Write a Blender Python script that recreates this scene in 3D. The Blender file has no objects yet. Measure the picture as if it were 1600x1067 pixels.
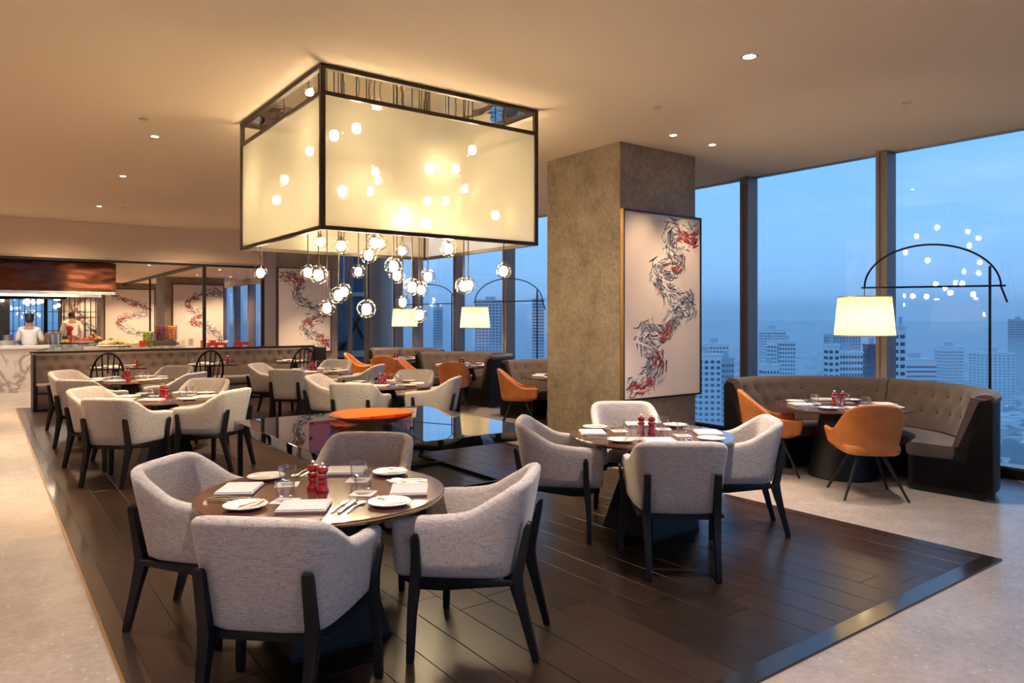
import bpy, bmesh, math, random
from mathutils import Vector, Matrix
PI = math.pi
random.seed(7)
S = bpy.context.scene
COL = S.collection
# ------------------------------------------------------------------ camera
FPX, HY, CH = 1123.0, 498.0, 1.52
CA = math.atan2(830, FPX)
FW = (math.sin(CA), math.cos(CA)); RT = (math.cos(CA), -math.sin(CA))
cd = bpy.data.cameras.new('camera'); cam = bpy.data.objects.new('camera', cd); COL.objects.link(cam)
cam.location = (0, 0, CH); cam.rotation_euler = (PI/2, 0, -CA)
cd.sensor_width = 36; cd.lens = 36*FPX/1600
cd.shift_y = -(533.5-HY)/1600
cd.clip_end = 30000; cd.clip_start = .05
S.camera = cam
def DP(px, d, z=0):
    l = (px-800)/FPX*d
    return (FW[0]*d+RT[0]*l, FW[1]*d+RT[1]*l, z)
def ZP(px, py, z):
    return DP(px, FPX*(CH-z)/(py-HY), z)
# ------------------------------------------------------------------ colour management, world
vs = S.view_settings
vs.view_transform = 'Standard'; vs.look = 'None'; vs.gamma = 1; vs.exposure = 0.82
vs.use_curve_mapping = False
cy = S.cycles
cy.max_bounces = 8; cy.diffuse_bounces = 4; cy.glossy_bounces = 4; cy.transmission_bounces = 6
cy.transparent_max_bounces = 24; cy.volume_bounces = 1
cy.caustics_reflective = False; cy.caustics_refractive = False
cy.sample_clamp_indirect = 4.0; cy.blur_glossy = 0.5
cy.use_denoising = True
W = bpy.data.worlds.new('dusk_sky'); S.world = W; W.use_nodes = True
wt = W.node_tree; wt.nodes.clear()
def N(t, typ, **kw):
    n = t.nodes.new(typ)
    for k, v in kw.items(): setattr(n, k, v)
    return n
def ramp(t, pts, interp='LINEAR'):
    r = N(t, 'ShaderNodeValToRGB'); r.color_ramp.interpolation = interp
    e = r.color_ramp.elements
    while len(e) > 1: e.remove(e[-1])
    e[0].position = pts[0][0]; e[0].color = (*pts[0][1], 1)
    for p, c in pts[1:]:
        q = e.new(p); q.color = (*c, 1)
    return r
SKY_STRENGTH = 1.0
tc = N(wt, 'ShaderNodeTexCoord'); sx = N(wt, 'ShaderNodeSeparateXYZ')
wt.links.new(tc.outputs['Generated'], sx.inputs[0])
mr = N(wt, 'ShaderNodeMapRange'); mr.inputs[1].default_value = -.1; mr.inputs[2].default_value = .9
wt.links.new(sx.outputs[2], mr.inputs[0])
cr = ramp(wt, [(0, (.10, .24, .48)), (.09, (.13, .32, .60)), (.13, (.20, .42, .72)), (.2, (.19, .43, .76)), (.34, (.15, .39, .74)), (1, (.10, .27, .60))])
wt.links.new(mr.outputs[0], cr.inputs[0])
mp = N(wt, 'ShaderNodeMapping'); mp.inputs['Scale'].default_value = (2.2, 2.2, 15)
wt.links.new(tc.outputs['Generated'], mp.inputs[0])
nz = N(wt, 'ShaderNodeTexNoise'); nz.inputs['Scale'].default_value = 1.6; nz.inputs['Detail'].default_value = 5; nz.inputs['Roughness'].default_value = .55
wt.links.new(mp.outputs[0], nz.inputs[0])
cl = ramp(wt, [(0, (0, 0, 0)), (.5, (0, 0, 0)), (.72, (1, 1, 1))])
wt.links.new(nz.outputs[0], cl.inputs[0])
mx = N(wt, 'ShaderNodeMixRGB'); mx.inputs[2].default_value = (.34, .52, .78, 1)
mm = N(wt, 'ShaderNodeMath', operation='MULTIPLY'); mm.inputs[1].default_value = .45
wt.links.new(cl.outputs[0], mm.inputs[0]); wt.links.new(mm.outputs[0], mx.inputs[0]); wt.links.new(cr.outputs[0], mx.inputs[1])
bg = N(wt, 'ShaderNodeBackground'); bg.inputs[1].default_value = SKY_STRENGTH
wo = N(wt, 'ShaderNodeOutputWorld')
wt.links.new(mx.outputs[0], bg.inputs[0]); wt.links.new(bg.outputs[0], wo.inputs[0])
# ------------------------------------------------------------------ light levels (lamps of the place and added fill spots)
BULB = 78.0          # emission of the globe bulbs
SPOT = 330.0          # W of one recessed downlight
SHADE = 1.15         # glow of the fabric lamp shades
WARM = (1.0, .68, .39)
WARM2 = (1.0, .66, .36)
COOL = (1.0, .84, .72)
# ------------------------------------------------------------------ materials
MAT = {}
def mat(name, col=(.5, .5, .5), rough=.5, metal=0, coat=0, spec=.5, sheen=0, coat_rough=.05):
    m = bpy.data.materials.new(name); m.use_nodes = True
    b = m.node_tree.nodes['Principled BSDF']
    b.inputs['Base Color'].default_value = (*col, 1); b.inputs['Roughness'].default_value = rough
    b.inputs['Metallic'].default_value = metal; b.inputs['Coat Weight'].default_value = coat
    b.inputs['Coat Roughness'].default_value = coat_rough
    b.inputs['Specular IOR Level'].default_value = spec; b.inputs['Sheen Weight'].default_value = sheen
    MAT[name] = m
    return m
def nodes(m): return m.node_tree, m.node_tree.nodes['Principled BSDF']
def objc(t, scale=(1, 1, 1), rand=False):
    tc = N(t, 'ShaderNodeTexCoord'); mp = N(t, 'ShaderNodeMapping'); mp.inputs['Scale'].default_value = scale
    t.links.new(tc.outputs['Object'], mp.inputs[0])
    if rand:
        oi = N(t, 'ShaderNodeObjectInfo'); mu = N(t, 'ShaderNodeMath', operation='MULTIPLY'); mu.inputs[1].default_value = 57.
        t.links.new(oi.outputs['Random'], mu.inputs[0]); cb = N(t, 'ShaderNodeCombineXYZ')
        for i in range(3): t.links.new(mu.outputs[0], cb.inputs[i])
        t.links.new(cb.outputs[0], mp.inputs['Location'])
    return mp
def noise(t, vec, scale, detail=3, rough=.5):
    n = N(t, 'ShaderNodeTexNoise'); n.inputs['Scale'].default_value = scale; n.inputs['Detail'].default_value = detail; n.inputs['Roughness'].default_value = rough
    t.links.new(vec.outputs[0], n.inputs[0]); return n
def bump(t, b, h, strength, dist=.002):
    bp = N(t, 'ShaderNodeBump'); bp.inputs['Strength'].default_value = strength; bp.inputs['Distance'].default_value = dist
    t.links.new(h, bp.inputs['Height']); t.links.new(bp.outputs[0], b.inputs['Normal'])
def fabric(name, c0, c1, scale, rough=.9, sheen=.25, bs=.5):
    m = mat(name, c0, rough, sheen=sheen, spec=.2); t, b = nodes(m)
    a = noise(t, objc(t, (scale*3.2, scale*3.2, scale*.22)), 1, 2)
    c = noise(t, objc(t, (scale*.22, scale*.22, scale*3.2)), 1, 2)
    ad = N(t, 'ShaderNodeMath', operation='ADD'); t.links.new(a.outputs[0], ad.inputs[0]); t.links.new(c.outputs[0], ad.inputs[1])
    hf = N(t, 'ShaderNodeMath', operation='MULTIPLY'); hf.inputs[1].default_value = .5; t.links.new(ad.outputs[0], hf.inputs[0])
    r = ramp(t, [(.36, c0), (.47, tuple((x+y)/2 for x, y in zip(c0, c1))), (.60, c1)]); t.links.new(hf.outputs[0], r.inputs[0]); t.links.new(r.outputs[0], b.inputs['Base Color'])
    bump(t, b, hf.outputs[0], bs, .0015)
    return m
fabric('oatmeal_wool', (.27, .25, .262), (.60, .55, .54), 130)
fabric('taupe_wool', (.068, .050, .047), (.118, .088, .083), 120)
fabric('seat_wool', (.075, .062, .060), (.125, .103, .098), 120)
fabric('napkin_linen', (.55, .50, .53), (.70, .66, .68), 300, bs=.2)
m = mat('tan_leather', (.50, .17, .045), .42, coat=.05, spec=.4); t, b = nodes(m)
v = noise(t, objc(t, (1, 1, 1)), 160, 3); bump(t, b, v.outputs[0], .12, .001)
v2 = noise(t, objc(t, (1, 1, 1)), 9, 3); r = ramp(t, [(.3, (.44, .14, .035)), (.7, (.56, .20, .055))]); t.links.new(v2.outputs[0], r.inputs[0]); t.links.new(r.outputs[0], b.inputs['Base Color'])
mat('black_ash', (.008, .008, .011), .5, spec=.28)
t, b = nodes(MAT['black_ash']); v = noise(t, objc(t, (40, 40, 3)), 4, 4); bump(t, b, v.outputs[0], .25, .001)
mat('black_metal', (.010, .011, .014), .38, .3)
mat('bronze_metal', (.055, .040, .030), .36, .75)
mat('mullion_paint', (.24, .20, .19), .45, .1)
mat('champagne_metal', (.42, .33, .28), .38, .8)
mat('brass_edge', (.55, .36, .16), .28, .9)
mat('steel', (.62, .60, .58), .25, 1)
mat('cutlery_steel', (.86, .82, .76), .28, 1)
mat('mirror_steel', (.86, .80, .72), .03, 1); t, b = nodes(MAT['mirror_steel']); v = noise(t, objc(t), 2.6, 1); bump(t, b, v.outputs[0], .25, .03)
mat('copper', (.11, .038, .022), .14, 1); t, b = nodes(MAT['copper']); v = noise(t, objc(t, (.6, .6, 1.3)), 1.6, 2); bump(t, b, v.outputs[0], .3, .10)
mat('china', (.80, .78, .74), .15, coat=.4)
mat('red_lacquer', (.30, .006, .010), .12, coat=1)
mat('orange_lacquer', (.62, .16, .035), .2, coat=.6)
mat('black_lacquer', (.010, .009, .010), .14, coat=.5)
mat('coaster_card', (.62, .58, .60), .8)
mat('skin', (.36, .17, .10), .55); mat('hair', (.010, .009, .009), .5)
mat('white_cotton', (.72, .66, .62), .85); mat('dark_cotton', (.03, .03, .045), .85)
mat('plaster_ceiling', (.88, .73, .57), .9, spec=.2)
mat('plaster_wall', (.62, .54, .49), .85, spec=.2)
mat('plaster_beige', (.74, .60, .49), .85, spec=.2)
def timber(name, c0, c1, rough, coat, sc=(14, 1.2, 14), rand=True, cr=.08, bs=.15):
    m = mat(name, c0, rough, coat=coat, coat_rough=cr); t, b = nodes(m)
    mp = objc(t, sc, rand); v = noise(t, mp, 2.2, 7, .62)
    v.inputs['Distortion'].default_value = .6
    r = ramp(t, [(.28, c0), (.72, c1)]); t.links.new(v.outputs[0], r.inputs[0])
    out = r.outputs[0]
    if rand:
        oi = N(t, 'ShaderNodeObjectInfo'); mr = N(t, 'ShaderNodeMapRange'); mr.inputs[3].default_value = .72; mr.inputs[4].default_value = 1.3
        t.links.new(oi.outputs['Random'], mr.inputs[0]); hs = N(t, 'ShaderNodeHueSaturation'); t.links.new(mr.outputs[0], hs.inputs['Value']); t.links.new(out, hs.inputs['Color']); out = hs.outputs[0]
    t.links.new(out, b.inputs['Base Color']); bump(t, b, v.outputs[0], bs, .002)
    return m
timber('floor_wood', (.010, .006, .005), (.030, .017, .012), .30, 0, sc=(16, 1.1, 16), bs=.22)
timber('table_rosewood', (.050, .016, .012), (.125, .045, .030), .16, .9, sc=(22, 1.5, 22), rand=False, cr=.03, bs=.02)
nodes(MAT['floor_wood'])[1].inputs['Specular IOR Level'].default_value = .36
timber('border_wood', (.016, .011, .010), (.040, .026, .020), .22, .3, rand=False)
mat('border_metal', (.050, .044, .042), .13, .6)
# stones
def stone(name, c0, c1, c2, rough, sc=1.0, coat=0, chips=(.8, .74, .66)):
    m = mat(name, c0, rough, coat=coat); t, b = nodes(m); mp = objc(t, (sc, sc, sc))
    a = noise(t, mp, 3.2, 6, .6); c = noise(t, mp, 21, 4, .6)
    ad = N(t, 'ShaderNodeMixRGB'); ad.inputs[0].default_value = .45; t.links.new(a.outputs[0], ad.inputs[1]); t.links.new(c.outputs[0], ad.inputs[2])
    r = ramp(t, [(.30, c0), (.5, c1), (.68, c2)]); t.links.new(ad.outputs[0], r.inputs[0])
    vo = N(t, 'ShaderNodeTexVoronoi'); vo.inputs['Scale'].default_value = 19; vo.inputs['Randomness'].default_value = 1; t.links.new(mp.outputs[0], vo.inputs[0])
    n2 = noise(t, mp, 70, 2)
    th = N(t, 'ShaderNodeMath', operation='MULTIPLY_ADD'); t.links.new(n2.outputs[0], th.inputs[0]); th.inputs[1].default_value = .55; t.links.new(vo.outputs['Distance'], th.inputs[2])
    rr = ramp(t, [(.40, (1, 1, 1)), (.50, (0, 0, 0))]); t.links.new(th.outputs[0], rr.inputs[0])
    # only some chips
    cs = N(t, 'ShaderNodeSeparateColor'); t.links.new(vo.outputs['Color'], cs.inputs[0])
    gt = N(t, 'ShaderNodeMath', operation='GREATER_THAN'); gt.inputs[1].default_value = .62; t.links.new(cs.outputs[0], gt.inputs[0])
    mu = N(t, 'ShaderNodeMath', operation='MULTIPLY'); t.links.new(rr.outputs[0], mu.inputs[0]); t.links.new(gt.outputs[0], mu.inputs[1])
    m6 = N(t, 'ShaderNodeMath', operation='MULTIPLY'); m6.inputs[1].default_value = .36; t.links.new(mu.outputs[0], m6.inputs[0])
    mx = N(t, 'ShaderNodeMixRGB'); mx.inputs[2].default_value = (*chips, 1); t.links.new(m6.outputs[0], mx.inputs[0]); t.links.new(r.outputs[0], mx.inputs[1])
    t.links.new(mx.outputs[0], b.inputs['Base Color'])
    return m
stone('terrazzo', (.25, .215, .195), (.32, .275, .25), (.39, .34, .31), .26, 1.3, chips=(.66, .60, .54))
stone('column_stone', (.13, .098, .070), (.25, .195, .143), (.35, .28, .212), .45, 1.0, chips=(.52, .45, .36))
def marble(name, base, vein, rough, scale, thr=.03, coat=0):
    m = mat(name, base, rough, coat=coat); t, b = nodes(m); mp = objc(t, (scale,)*3)
    a = noise(t, mp, 1.1, 8, .62); a.inputs['Distortion'].default_value = 1.2
    sb = N(t, 'ShaderNodeMath', operation='SUBTRACT'); sb.inputs[1].default_value = .5; t.links.new(a.outputs[0], sb.inputs[0])
    ab = N(t, 'ShaderNodeMath', operation='ABSOLUTE'); t.links.new(sb.outputs[0], ab.inputs[0])
    r = ramp(t, [(0, vein), (thr, base)]); t.links.new(ab.outputs[0], r.inputs[0]); t.links.new(r.outputs[0], b.inputs['Base Color'])
    return m
marble('black_marble', (.006, .006, .007), (.16, .15, .14), .02, .9, .0045, coat=1)
marble('white_marble', (.56, .51, .49), (.24, .21, .21), .2, 1.0, .05)
nodes(MAT['black_marble'])[1].inputs['IOR'].default_value = 2.0; nodes(MAT['black_marble'])[1].inputs['Coat IOR'].default_value = 2.2; nodes(MAT['black_marble'])[1].inputs['Coat Roughness'].default_value = .01
# thin clear glass
def thin_glass(name, ior, tint=(1, 1, 1), boost=1.0, rough=0.0, ex=5):
    m = bpy.data.materials.new(name); m.use_nodes = True; t = m.node_tree; t.nodes.clear()
    o = N(t, 'ShaderNodeOutputMaterial'); mx = N(t, 'ShaderNodeMixShader'); tr = N(t, 'ShaderNodeBsdfTransparent'); gl = N(t, 'ShaderNodeBsdfGlossy')
    tr.inputs[0].default_value = (*tint, 1); gl.inputs['Roughness'].default_value = rough
    fr = N(t, 'ShaderNodeLayerWeight'); pw5 = N(t, 'ShaderNodeMath', operation='POWER'); pw5.inputs[1].default_value = ex
    t.links.new(fr.outputs['Facing'], pw5.inputs[0])
    mu = N(t, 'ShaderNodeMath', operation='MULTIPLY_ADD'); mu.inputs[1].default_value = .9; mu.inputs[2].default_value = .042*boost; mu.use_clamp = True
    t.links.new(pw5.outputs[0], mu.inputs[0]); t.links.new(mu.outputs[0], mx.inputs[0])
    t.links.new(tr.outputs[0], mx.inputs[1]); t.links.new(gl.outputs[0], mx.inputs[2]); t.links.new(mx.outputs[0], o.inputs[0])
    MAT[name] = m; return m
thin_glass('window_glass', 1.5, (.97, .98, 1), 1.0)
thin_glass('clear_glass', 1.5, (.985, .985, .985), 1.6, ex=3.0)
thin_glass('globe_glass', 1.5, (.98, .95, .88), 1.3, ex=2.6)
thin_glass('red_acrylic', 1.5, (.78, .34, .24), 1.6)
def emis(name, col, s):
    m = bpy.data.materials.new(name); m.use_nodes = True; t = m.node_tree; t.nodes.clear()
    o = N(t, 'ShaderNodeOutputMaterial'); e = N(t, 'ShaderNodeEmission'); e.inputs[0].default_value = (*col, 1); e.inputs[1].default_value = s
    t.links.new(e.outputs[0], o.inputs[0]); MAT[name] = m; return m
emis('bulb_light', (1, .80, .52), BULB); emis('downlight_lens', (1, .86, .64), 14)
emis('far_bulb', (1, .80, .50), 10); emis('street_light', (1, .75, .45), 6)
emis('led_strip', (1, .74, .45), 3.2)
# fabric that lets light through (lamp shades, chandelier screens)
def translucent(name, col, see, glow=None):
    m = bpy.data.materials.new(name); m.use_nodes = True; t = m.node_tree; t.nodes.clear()
    o = N(t, 'ShaderNodeOutputMaterial'); d = N(t, 'ShaderNodeBsdfDiffuse'); l = N(t, 'ShaderNodeBsdfTranslucent'); tr = N(t, 'ShaderNodeBsdfTransparent')
    d.inputs[0].default_value = (*col, 1); l.inputs[0].default_value = (*col, 1)
    m1 = N(t, 'ShaderNodeMixShader'); m1.inputs[0].default_value = .55; t.links.new(d.outputs[0], m1.inputs[1]); t.links.new(l.outputs[0], m1.inputs[2])
    m2 = N(t, 'ShaderNodeMixShader'); m2.inputs[0].default_value = see; t.links.new(m1.outputs[0], m2.inputs[1]); t.links.new(tr.outputs[0], m2.inputs[2])
    out = m2.outputs[0]
    if glow:
        e = N(t, 'ShaderNodeEmission'); e.inputs[0].default_value = (*glow[0], 1); e.inputs[1].default_value = glow[1]
        ad = N(t, 'ShaderNodeAddShader'); t.links.new(out, ad.inputs[0]); t.links.new(e.outputs[0], ad.inputs[1]); out = ad.outputs[0]
    t.links.new(out, o.inputs[0]); MAT[name] = m; return m
translucent('screen_mesh', (.56, .51, .41), .52)
translucent('shade_linen', (.66, .58, .41), 0.0)
# ------------------------------------------------------------------ mesh building helpers
class MB:
    def __init__(s): s.v = []; s.f = []; s.m = []
    def add(s, vs, fs, mi=0):
        o = len(s.v); s.v += [tuple(x) for x in vs]; s.f += [tuple(i+o for i in q) for q in fs]; s.m += [mi]*len(fs)
        return s
    def box(s, x0, x1, y0, y1, z0, z1, mi=0):
        vs = [(x, y, z) for z in (z0, z1) for y in (y0, y1) for x in (x0, x1)]
        return s.add(vs, [(0, 2, 3, 1), (4, 5, 7, 6), (0, 1, 5, 4), (2, 6, 7, 3), (0, 4, 6, 2), (1, 3, 7, 5)], mi)
    def loft(s, rings, mi=0, cap0=True, cap1=True, closed=True):
        n = len(rings[0]); vs = [p for r in rings for p in r]; fs = []
        for i in range(len(rings)-1):
            for j in range(n if closed else n-1):
                a = i*n+j; b = i*n+(j+1) % n; fs.append((a, b, b+n, a+n))
        if cap0: fs.append(tuple(range(n))[::-1])
        if cap1: fs.append(tuple((len(rings)-1)*n+i for i in range(n)))
        return s.add(vs, fs, mi)
    def lathe(s, prof, seg=32, cx=0, cy=0, mi=0, cap0=True, cap1=True):
        rings = [[(cx+r*math.cos(2*PI*j/seg), cy+r*math.sin(2*PI*j/seg), z) for j in range(seg)] for r, z in prof]
        return s.loft(rings, mi, cap0, cap1)
    def tube(s, pts, r, seg=8, mi=0):
        pts = [Vector(p) for p in pts]; rings = []
        rr = r if isinstance(r, (list, tuple)) else [r]*len(pts)
        up = Vector((0, 0, 1)); t0 = (pts[1]-pts[0]).normalized()
        if abs(t0.dot(up)) > .95: up = Vector((1, 0, 0))
        for i, p in enumerate(pts):
            t = (pts[min(i+1, len(pts)-1)]-pts[max(i-1, 0)]).normalized()
            a = t.cross(up)
            if a.length < 1e-5: a = t.cross(Vector((0, 1, 0)))
            a.normalize(); b = a.cross(t); b.normalize(); up = b
            rings.append([tuple(p+(a*math.cos(2*PI*j/seg)+b*math.sin(2*PI*j/seg))*rr[i]) for j in range(seg)])
        return s.loft(rings, mi)
    def beam(s, secs, mi=0):
        # secs: (x, y, z, hx, hy) rectangles in horizontal planes
        rings = [[(x-hx, y-hy, z), (x+hx, y-hy, z), (x+hx, y+hy, z), (x-hx, y+hy, z)] for x, y, z, hx, hy in secs]
        return s.loft(rings, mi)
    def mesh(s, name, mats, smooth=False):
        me = bpy.data.meshes.new(name); me.from_pydata(s.v, [], s.f); 
        for m in (mats if isinstance(mats, (list, tuple)) else [mats]): me.materials.append(MAT[m])
        if len(me.materials) > 1: me.polygons.foreach_set('material_index', s.m)
        bm = bmesh.new(); bm.from_mesh(me); bmesh.ops.recalc_face_normals(bm, faces=bm.faces); bm.to_mesh(me); bm.free()
        if smooth:
            me.polygons.foreach_set('use_smooth', [True]*len(me.polygons))
            if smooth != 'all':
                me.set_sharp_from_angle(angle=math.radians(smooth if smooth is not True else 40))
        me.update(); return me
    def build(s, name, mats, parent=None, smooth=False, loc=None):
        o = bpy.data.objects.new(name, s.mesh(name, mats, smooth)); COL.objects.link(o)
        if parent is not None: o.parent = parent
        if loc: o.location = loc
        return o
def rbox(name, sx, sy, sz, bev, mats, parent=None, loc=(0, 0, 0), seg=3, smooth=True):
    me = bpy.data.meshes.new(name); bm = bmesh.new(); bmesh.ops.create_cube(bm, size=1)
    for v in bm.verts: v.co = (v.co.x*sx, v.co.y*sy, v.co.z*sz)
    bmesh.ops.bevel(bm, geom=bm.edges[:], offset=bev, segments=seg, profile=.5, affect='EDGES')
    bm.to_mesh(me); bm.free(); me.materials.append(MAT[mats])
    if smooth:
        big = sorted(p.area for p in me.polygons)[-6]*.999
        me.polygons.foreach_set('use_smooth', [p.area < big for p in me.polygons]); me.set_sharp_from_angle(angle=math.radians(50))
    o = bpy.data.objects.new(name, me); COL.objects.link(o); o.location = loc
    if parent is not None: o.parent = parent
    return o
def tag(o, label=None, cat=None, group=None, kind=None):
    if label: o['label'] = label
    if cat: o['category'] = cat
    if group: o['group'] = group
    if kind: o['kind'] = kind
    return o
def empty(name, loc=(0, 0, 0), rz=0, label=None, cat=None, group=None, kind=None):
    o = bpy.data.objects.new(name, None); COL.objects.link(o); o.location = loc; o.rotation_euler = (0, 0, rz)
    o.empty_display_size = .1
    return tag(o, label, cat, group, kind)
KIDS = {}
def kids(o): return list(o.children)
def dup(root, loc=None, rz=None, label=None, group=None):
    def cp(o, par):
        c = o.copy(); COL.objects.link(c)
        if par is not None: c.parent = par
        for k in o.children: cp(k, c)
        return c
    r = cp(root, None)
    if loc is not None: r.location = loc
    if rz is not None: r.rotation_euler = (0, 0, rz)
    if label: r['label'] = label
    if group: r['group'] = group
    return r
def structure(o): o['kind'] = 'structure'; return o
def stuff(o): o['kind'] = 'stuff'; return o
def face(dx, dy): return math.atan2(dy, dx)-PI/2     # rotation so local +Y points along (dx, dy)
# ================================================================== SETTING
H = 3.35; H2 = 2.67; XW = 8.06
structure(MB().box(-7, XW+.1, -6.1, 34, -.25, 0).build('floor', 'terrazzo'))
WX0, WX1, WY0, WY1 = .47, 5.16, 1.80, 14.72
under = structure(MB().box(WX0+.1, WX1-.1, WY0+.1, WY1, .0005, .003).build('floor.001', 'black_ash'))
rows = 22; pw = (WX1-WX0-.2)/rows
for i in range(rows):
    y = WY0+.1-random.uniform(0, 1.9); x0 = WX0+.1+i*pw
    while y < WY1-.02:
        L = random.choice((1.9, 1.9, 2.2)); a = max(y, WY0+.1); b = min(y+L, WY1)
        y += L
        if b-a < .03: continue
        g = .0012; q = MB(); z0, z1 = .003, .0105; c = .0018
        vs = [(x0+g, a+g, z0), (x0+pw-g, a+g, z0), (x0+pw-g, b-g, z0), (x0+g, b-g, z0), (x0+g, a+g, z1-c), (x0+pw-g, a+g, z1-c), (x0+pw-g, b-g, z1-c), (x0+g, b-g, z1-c),
              (x0+g+c, a+g+c, z1), (x0+pw-g-c, a+g+c, z1), (x0+pw-g-c, b-g-c, z1), (x0+g+c, b-g-c, z1)]
        fs = [(8, 9, 10, 11)]+[(k, (k+1) % 4, (k+1) % 4+4, k+4) for k in range(4)]+[(k+4, (k+1) % 4+4, (k+1) % 4+8, k+8) for k in range(4)]
        q.add(vs, fs).build('plank', 'floor_wood', under)
structure(MB().box(WX0, WX1, WY0, WY0+.1, .0, .012).build('trim_1', 'border_metal'))
structure(MB().box(WX0+.012, WX0+.1, WY0+.1, WY1, .0, .012).build('trim_2', 'border_wood'))
structure(MB().box(WX0, WX0+.012, WY0+.1, WY1, .0, .0125).build('trim_3', 'brass_edge'))
structure(MB().box(WX1-.1, WX1, WY0+.1, WY1, .0, .012).build('trim_4', 'border_wood'))
# ceilings and walls
structure(MB().box(-7, XW+.1, -6.1, 15.7, H, H+.2).build('ceiling', 'plaster_ceiling'))
structure(MB().box(-7, 6.3, 15.9, 34, H2, H2+.2).build('ceiling.001', 'plaster_ceiling'))
structure(MB().box(-7.2, -7, -6.1, 34, 0, H+.2).build('wall_left', 'plaster_wall'))
wb = structure(MB().box(-7, 4.93, 15.7, 15.9, 2.66, H+.2).build('wall_back', 'plaster_beige'))
structure(MB().box(5.17, 6.62, 15.72, 15.9, 0, H+.2).build('wall_back.001', 'column_stone'))
structure(MB().box(4.93, 5.17, 15.66, 15.9, 0, H).build('trim_5', 'champagne_metal'))
structure(MB().box(-7, 4.93, 15.64, 15.70, 2.645, 2.69).build('trim_6', 'champagne_metal'))
structure(MB().box(-7, 4.93, 15.66, 15.72, 2.60, 2.645).build('trim_7', 'black_metal'))
structure(MB().box(6.2, 6.32, 15.9, 34, 2.5, H2+.2).build('wall_right', 'plaster_ceiling'))
# glazed screens of the open kitchen
def screen(name, posts, panes, rail=None):
    o = structure(MB().box(*rail).build(name, 'black_metal'))
    for p in posts: MB().box(*p).build('post', 'black_metal', o)
    for p in panes: MB().box(*p).build('pane', 'window_glass', o)
    return o
screen('window_4', [(3.68, 3.74, 15.68, 15.74, .01, 2.6), (4.87, 4.93, 15.68, 15.74, .01, 2.6)], [(3.745, 4.865, 15.705, 15.715, .05, 2.598)], (3.74, 4.87, 15.68, 15.74, .01, .045))
screen('window_5', [(3.69, 3.73, 21.6, 21.66, .01, 2.6), (3.69, 3.73, 27.5, 27.56, .01, 2.6)], [], (3.68, 3.74, 15.76, 27.6, 2.60, 2.668))
# window wall on the right
win = structure(MB().box(7.86, XW+.04, -6, 15.9, 0, .09).build('window_1', 'bronze_metal'))
MB().box(XW-.03, XW+.05, -6, 15.9, H-.012, H-.001).build('head_rail', 'champagne_metal', win)
MB().box(7.90, XW+.04, -6, 15.9, .091, .105).build('sill', 'champagne_metal', win)
ys = [-4.85+1.75*k for k in range(12)]
mull = MB().box(7.89, XW+.03, -.055, .055, .106, H-.013)
mull.box(7.875, 7.889, -.06, -.02, .106, H-.013).box(7.875, 7.889, .02, .06, .106, H-.013)
m0 = None
for y in ys+[15.36]:
    if m0 is None:
        m0 = mull.build('mullion', 'mullion_paint', win); m0.location = (0, y, 0)
    else:
        c = m0.copy(); COL.objects.link(c); c.location = (0, y, 0)
yy = [-6]+ys+[15.36, 15.9]
for a, b in zip(yy[:-1], yy[1:]):
    MB().box(XW, XW+.012, a+.056, b-.056, .106, H-.013).build('pane', 'window_glass', win)
structure(MB().box(7.50, XW+.05, 15.9, 16.1, 0, H+.2).build('trim_8', 'champagne_metal'))
w3 = structure(MB().box(6.62, 7.5, 15.96, 16.06, 0, .1).build('window_3', 'bronze_metal'))
structure(MB().box(6.62, 7.5, 15.7, 16.1, H, H+.2).build('ceiling.002', 'plaster_ceiling'))
for x in (6.62, 7.02, 7.44): MB().box(x, x+.06, 15.96, 16.06, .101, H-.001).build('mullion', 'mullion_paint', w3)
for a, b in ((6.681, 7.019), (7.081, 7.439)): MB().box(a, b, 16.0, 16.01, .101, H-.001).build('pane', 'window_glass', w3)
# window wall behind the camera
w2 = structure(MB().box(-7, XW, -6.1, -5.98, 0, .1).build('window_2', 'bronze_metal'))
for k in range(8):
    x = -7+k*2.12; MB().box(x, x+.1, -6.1, -5.94, .101, H-.001).build('mullion', 'mullion_paint', w2)
    MB().box(x+.101, min(x+2.119, XW), -6.05, -6.04, .101, H-.001).build('pane', 'window_glass', w2)
# windows of the second dining room
w6 = structure(MB().box(6.2, 6.32, 15.95, 34, 0, .12).build('window_6', 'bronze_metal'))
for k in range(12):
    y = 16.3+k*1.5; MB().box(6.12, 6.30, y, y+.16, .121, 2.499).build('mullion', 'mullion_paint', w6)
    MB().box(6.25, 6.26, y+.161, y+1.499, .121, 2.499).build('pane', 'window_glass', w6)
w7 = structure(MB().box(-7, 6.2, 33.9, 34.02, 0, .12).build('window_7', 'bronze_metal'))
for k in range(9):
    x = -7+k*1.5; MB().box(x, x+.12, 33.8, 34, .121, H2-.001).build('mullion', 'black_metal', w7)
    MB().box(x+.121, min(6.19, x+1.499), 33.9, 33.91, .121, H2-.001).build('pane', 'window_glass', w7)
# stone column with its frame
col = structure(MB().box(5.30, 6.49, 5.30, 6.48, 0, H).build('wall_column', 'column_stone'))
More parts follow.
